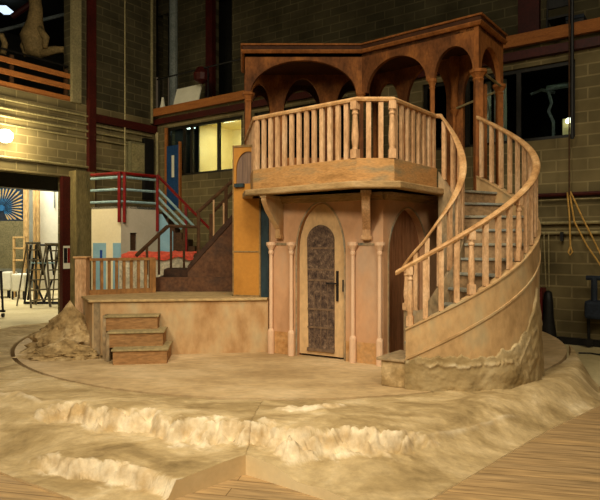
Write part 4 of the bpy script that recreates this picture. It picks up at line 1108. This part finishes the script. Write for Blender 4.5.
b = MB(); b.tube([at(-6, 36, 13.8), at(2, 36, 13.8), at(5, 44, 13.8), at(3, 54, 13.8)], .07, 10); tag(ob('prop_hook', b, M['sculpt'], smooth=True), 'curled olive papier-mache limb at the upper left edge of the photo', 'sculpture')
# roof trusses in the store
for i, (p, q) in enumerate((((10, 0, 20.5), (74, 22, 20.5)), ((20, 26, 20), (74, 2, 20)), ((-5, 32, 19.5), (74, 12, 19.5)))):
    b = MB(); b.tube([at(*p), at(*q)], .06, 6); tag(ob('roof_truss', b, M['grey_pipe']), ['steep thin roof bar crossing the store ceiling, falling to the right', 'thin roof bar rising to the right in the high store', 'long low roof bar behind the sculpture in the high store'][i], 'roof bar')
b = MB(); b.fbox(ident, P(-6, 18), P(6, 18), 18, 18.6, Zy(7, 18), Zy(7, 18)+.05)
o = ob('skylight', b, emis('skylight_glow', (190, 210, 230), 1.6)); tag(o, 'small bright skylight in the top left corner', 'skylight')
b = MB(); b.tube([at(12, 17, 18), at(32, 3, 18)], .09, 8); tag(ob('roof_purlin', b, M['redsteel']), 'dark red roof purlin in the high store at top left', 'roof beam')
point('store_glow', at(25, 25, 16.5), 5, (.9, .95, .8), .4)

# ================================================================== WALL FITTINGS, LEFT
# bulkhead lamp
lp = fL(sL(1), .18, zL(2, 137))
t = thing('wall_lamp', fL(sL(2), .0, zL(2, 137)), 'glowing white bulkhead lamp on the left wall above the dock doorway', 'lamp')
b = MB(); b.lathe((lp[0], lp[1], lp[2]-.14), [(.05, 0), (.12, .03), (.16, .12), (.15, .2), (.08, .27), (.03, .28)], 16); ob('lamp_globe', b, emis('lamp_white', (255, 246, 214), 14), t, smooth=True)
b = MB(); b.fbox(fL, sL(2)-.06, sL(2)+.06, .0, .12, zL(2, 137)-.05, zL(2, 137)+.05); ob('lamp_arm', b, M['black'], t)
q = fL(sL(2), .5, zL(2, 137)); point('wall_lamp_light', q, 130, (1, .85, .5), .15)
# conduits along the left wall (sloping in view, level in the room)
for i, (y0, px1, r_) in enumerate(((99, 150, .022), (108, 150, .024), (116, 140, .028), (124, 128, .02), (157, 128, .034))):
    z = zL(0, y0+ (0)); b = MB(); b.tube([fL(sL(0)-3, .06, z), fL(sL(px1), .06, z)], r_, 6)
    tag(ob('wall_conduit', b, M['pipe']), ['topmost thin pipe running along the left wall', 'second thin pipe from the top along the left wall', 'third and thicker pipe along the left wall', 'thin pipe along the left wall just above the lamp', 'lowest pipe along the left wall, just above the dock doorway'][i], 'pipe')
# vertical pipes near corner
for i, (px, y0, y1, r_, m_) in enumerate(((123, 0, 205, .018, 'pipe'), (155, 133, 205, .05, 'pipe'), (150, 0, 124, .04, 'pale_band'))):
    s_ = sL(px); b = MB(); b.tube([fL(s_, .08, zL(px, y1)), fL(s_, .08, min(9.5, zL(px, y0)))], r_, 8)
    tag(ob('vertical_pipe', b, M[m_]), ['thin upright pipe on the left wall above the deck house', 'thick upright pipe in the wall corner behind the deck house', 'upper upright pipe beside the wall corner'][i], 'pipe')
t = thing('electrical_cabinet', fL(sL(133), 0, zL(133, 174)), 'grey-green electrical cabinet on the left wall above the deck house', 'cabinet')
b = MB(); b.fbox(fL, sL(126), sL(140), 0, .2, zL(133, 174), zL(133, 143)); ob('cabinet_body', b, M['greybox'], t)
b = MB(); b.fbox(fL, sL(126)+.03, sL(140)-.03, .2, .215, zL(133, 172), zL(133, 145)); ob('cabinet_door', b, M['pipe'], t)
b = MB(); b.fbox(fL, sL(142), sL(151), 0, .12, zL(146, 200), zL(146, 139)); tag(ob('dark_recess_panel', b, M['black']), 'tall dark panel on the wall right of the electrical cabinet', 'panel')

# ================================================================== WALKWAY CONTENT
def fRz(px, y, n): return fR(tR(px), n, zR(px, y))
t = thing('walkway_handrail', fR(1.2, -.1, 5.34), 'thin black handrail along the upper walkway left of the gallery', 'handrail')
bar('rail', t, fR(tR(157), .0, 6.35), fR(tR(245), .0, 6.35), .02, M['black'])
for px in (159, 208, 245): bar('stanchion', t, fR(tR(px), .0, 5.34), fR(tR(px), .0, 6.35), .02, M['black'])
b = MB(); f = fR; s0_, s1_ = tR(170), tR(195)
b.add([f(s0_, -.05, 5.35), f(s1_, -.05, 5.35), f(s1_, -.25, 6.05), f(s0_, -.25, 6.05), f(s0_, -.08, 5.35), f(s1_, -.08, 5.35), f(s1_, -.28, 6.05), f(s0_, -.28, 6.05)], [(0, 1, 2, 3), (4, 7, 6, 5), (0, 4, 5, 1), (3, 2, 6, 7), (0, 3, 7, 4), (1, 5, 6, 2)])
tag(ob('white_board', b, M['white_panel']), 'off-white board leaning on the upper walkway', 'board')
b = MB(); b.lathe(fR(tR(160), -.1, 5.35), [(.16, 0), (.12, .08), (.06, .3), (.03, .5)], 10); tag(ob('white_funnel', b, M['white_panel']), 'small white cone standing at the left end of the walkway', 'cone')
b = MB(); b.lathe(fR(tR(200.5), -.04, zR(200.5, 75)-.22), [(.05, 0), (.2, .08), (.22, .25), (.12, .42), (.05, .45)], 12); tag(ob('red_buoy', b, M['redsteel']), 'dull red rounded bundle hanging on the walkway rail', 'bundle')
b = MB(); x = tRn(173.5, -1.2); b.tube([fR(x, -1.2, 5.34), fR(x, -1.2, 9.4)], .13, 10); tag(ob('vent_duct', b, M['grey_pipe']), 'pale grey upright duct above the walkway near the corner', 'duct')
# black chair on the walkway at right
t = thing('folded_chair', fR(tR(556), -.3, 5.34), 'black metal chair on the upper walkway at the right', 'chair')
x = tR(556)
for dx in (-.2, .2):
    bar('leg', t, fR(x+dx, -.2, 5.34), fR(x+dx, -.3, 6.15), .018, M['black']); bar('rear_leg', t, fR(x+dx, -.5, 5.34), fR(x+dx, -.3, 5.8), .018, M['black'])
b = MB(); b.fbox(fR, x-.2, x+.2, -.65, -.25, 5.78, 5.82); ob('seat', b, M['black'], t); b = MB(); b.fbox(fR, x-.2, x+.2, -.32, -.28, 5.98, 6.15); ob('backrest', b, M['black'], t)
t = thing('flight_case', fR(tR(570), -.4, 5.34), 'low black box beside the chair on the upper walkway', 'case')
b = MB(); b.fbox(fR, tR(563), tR(582), -.7, -.2, 5.34, 5.68); ob('case_body', b, M['black'], t, bevel=.01)
b = MB(); b.fbox(fR, tR(563), tR(582), -.7, -.2, 5.685, 5.75); ob('case_lid', b, M['bag'], t, bevel=.01)
# steel pole in front of the beam
b = MB(); x = tR(575.5); b.tube([fR(x, .3, 3.5), fR(x, .3, 9.4)], .03, 8); tag(ob('hanging_pole', b, M['black']), 'slim dark pole hanging down across the orange beam at the right', 'pole')
# pipes in the dark workshop window and the small lit screen
for i, pts in enumerate((((520, 157-72, -.8), (531, 80, -.8), (545, 83, -.8)), ((540, 82, -.5), (572, 77, -.5)), ((541, 85, -.6), (544, 96, -.6), (541, 105, -.6), (546, 116, -.6), (546, 136, -.6)))):
    b = MB(); b.tube([fRz(*p) for p in pts], .03 if i != 1 else .05, 8); tag(ob('workshop_pipe', b, M['grey_pipe']), ['bent thin grey pipe in the left part of the dark workshop window', 'level grey duct near the top of the dark workshop window', 'crooked upright grey pipe inside the dark workshop window'][i], 'pipe')
b = MB(); b.fbox(fR, tR(559), tR(573)+.0, -.32, -.30, zR(566, 136), zR(566, 115)); tag(ob('pale_notice', b, M['cream_wall']), 'pale lit board low in the dark workshop window at the right', 'board')
b = MB(); b.tube([fR(tR(565), -.25, zR(570, 116)), fR(tR(574), -.25, zR(570, 116))], .025, 8); tag(ob('tube_lamp', b, emis('tube_white', (255, 250, 230), 6)), 'short glowing tube lamp above the pale board in the dark workshop window', 'lamp')
point('workshop_glow', fR(tR(566), -.2, zR(566, 119)), .8, (1, .9, .6), .05)
for i, px in enumerate((472, 480, 489, 496)):
    b = MB(); x = tR(px); b.tube([fR(x, -.5, 3.6), fR(x, -.5, 4.9)], .06, 8); tag(ob('white_tube', b, M['white_panel']), 'pale upright tube standing behind the workshop window, seen through the gallery end arch', 'tube', 'pale tubes behind the gallery arch')
b = MB(); b.fbox(fR, 5.9, 6.15, -.9, -.88, 4.5, 4.9); tag(ob('yellow_lamp', b, emis('lamp_yellow', (255, 214, 110), 2.2)), 'small yellow lamp panel seen between the balcony balusters through the gallery', 'lamp')

# ================================================================== RIGHT WALL FITTINGS
for i, (y, r_, m_) in enumerate(((195, .035, 'redsteel'), (200, .012, 'pipe'), (223, .03, 'pipe'), (233, .03, 'pipe'))):
    z = zR(560, y); b = MB(); b.tube([fR(9.0, .08, z), fR(14, .08, z)], r_, 8)
    tag(ob('wall_pipe', b, M[m_]), ['dark red pipe on the brick wall right of the spiral stair', 'thin wire-like pipe just under the dark red pipe at right', 'upper of the two brass-coloured pipes at right', 'lower of the two brass-coloured pipes at right'][i], 'pipe')
fr = lambda px, y, n=.15: fR(tR(px), n, zR(px, y))
b = MB(); b.fbox(fR, tR(562), tR(565), .08, .16, zR(563, 241), zR(563, 232)); tag(ob('wall_switch', b, M['black']), 'small black box below the brass-coloured pipes', 'switch box')
b = MB(); b.tube([fr(569, 193), fr(571, 215), fr(572, 246), fr(570, 252), fr(571.5, 255), fr(574, 252), fr(572, 246)], .014, 6); tag(ob('hanging_rope', b, M['rope']), 'tan rope ending in a loop on the wall at right', 'rope')
b = MB(); b.tube([fr(571, 192), fr(576, 222), fr(588, 245), fr(604, 268)], .014, 6); tag(ob('hanging_rope', b, M['rope']), 'lower slanting tan rope running off the right edge', 'rope')
b = MB(); b.tube([fr(572, 192), fr(584, 218), fr(600, 250), fr(606, 262)], .014, 6); tag(ob('hanging_rope', b, M['rope']), 'upper slanting tan rope running off the right edge', 'rope')
b = MB(); b.tube([fr(571.5, 196, .2), fr(571.5, -10, .2)], .012, 6); tag(ob('drop_line', b, M['dkrail']), 'dark vertical line carrying the tan ropes at right', 'line')
t = thing('fire_cabinet', fR(tR(543), 0, 0), 'wine red cabinet on the floor behind the spiral stair wall', 'cabinet')
b = MB(); b.fbox(fR, tR(529), tR(547), 0.06, .4, .02, zR(543, 287)); ob('cabinet_body', b, M['wine'], t, bevel=.01)
b = MB(); b.fbox(fR, tR(530), tR(546), .4, .415, .08, zR(543, 290)); ob('cabinet_door', b, M['wine'], t)
mb = MB(); c = fR(tR(552), .3, 0)
mb.lathe((c[0], c[1], .005), [(.15, 0), (.13, .2), (.09, .5), (.08, .75), (.06, .9), (.02, .93)], 16); o = ob('dark_coat', mb, M['black'], smooth=True); tag(o, 'dark cloth bundle hanging beside the wine red cabinet', 'cloth')
b = MB(); b.tube([fr(548, 286), fr(546, 240), fr(546, 234)], .01, 6); b.tube([fr(551, 286), fr(550.5, 234)], .01, 6); tag(ob('cabinet_cable', b, M['pipe']), 'pair of thin cables rising above the wine red cabinet', 'cable')
t = thing('blue_equipment', fR(tR(595), .3, 0), 'dark blue upright equipment at the far right edge', 'equipment')
b = MB(); b.fbox(fR, tR(588), tR(612), .1, .4, .5, zR(595, 299)); ob('equipment_body', b, M['bag'], t, bevel=.05)
b = MB(); x = tR(597); b.tube([fR(x, .3, zR(595, 299)), fR(x, .3, zR(595, 277))], .05, 8); ob('equipment_neck', b, M['bag'], t)
b = MB(); b.tube([fR(x-.12, .3, zR(595, 277)), fR(x+.2, .3, zR(595, 277))], .04, 8); ob('equipment_handle', b, M['bag'], t)
for dx in (-.1, .25):
    b = MB(); b.tube([fR(x+dx, .12, .08), fR(x+dx, .2, .08)], .07, 12); ob('wheel', b, M['black'], t)
    b = MB(); b.tube([fR(x+dx, .16, .08), fR(x+dx, .2, .55)], .025, 8); ob('leg', b, M['black'], t)
# cable on the floor right
b = MB(); pts = [(4.4+.18*i, 9.0-.12*i+.1*math.sin(i*1.7), .014) for i in range(12)]; b.tube(pts, .013, 6); tag(ob('floor_cable', b, M['black']), 'black cable snaking on the pale floor right of the turntable', 'cable')
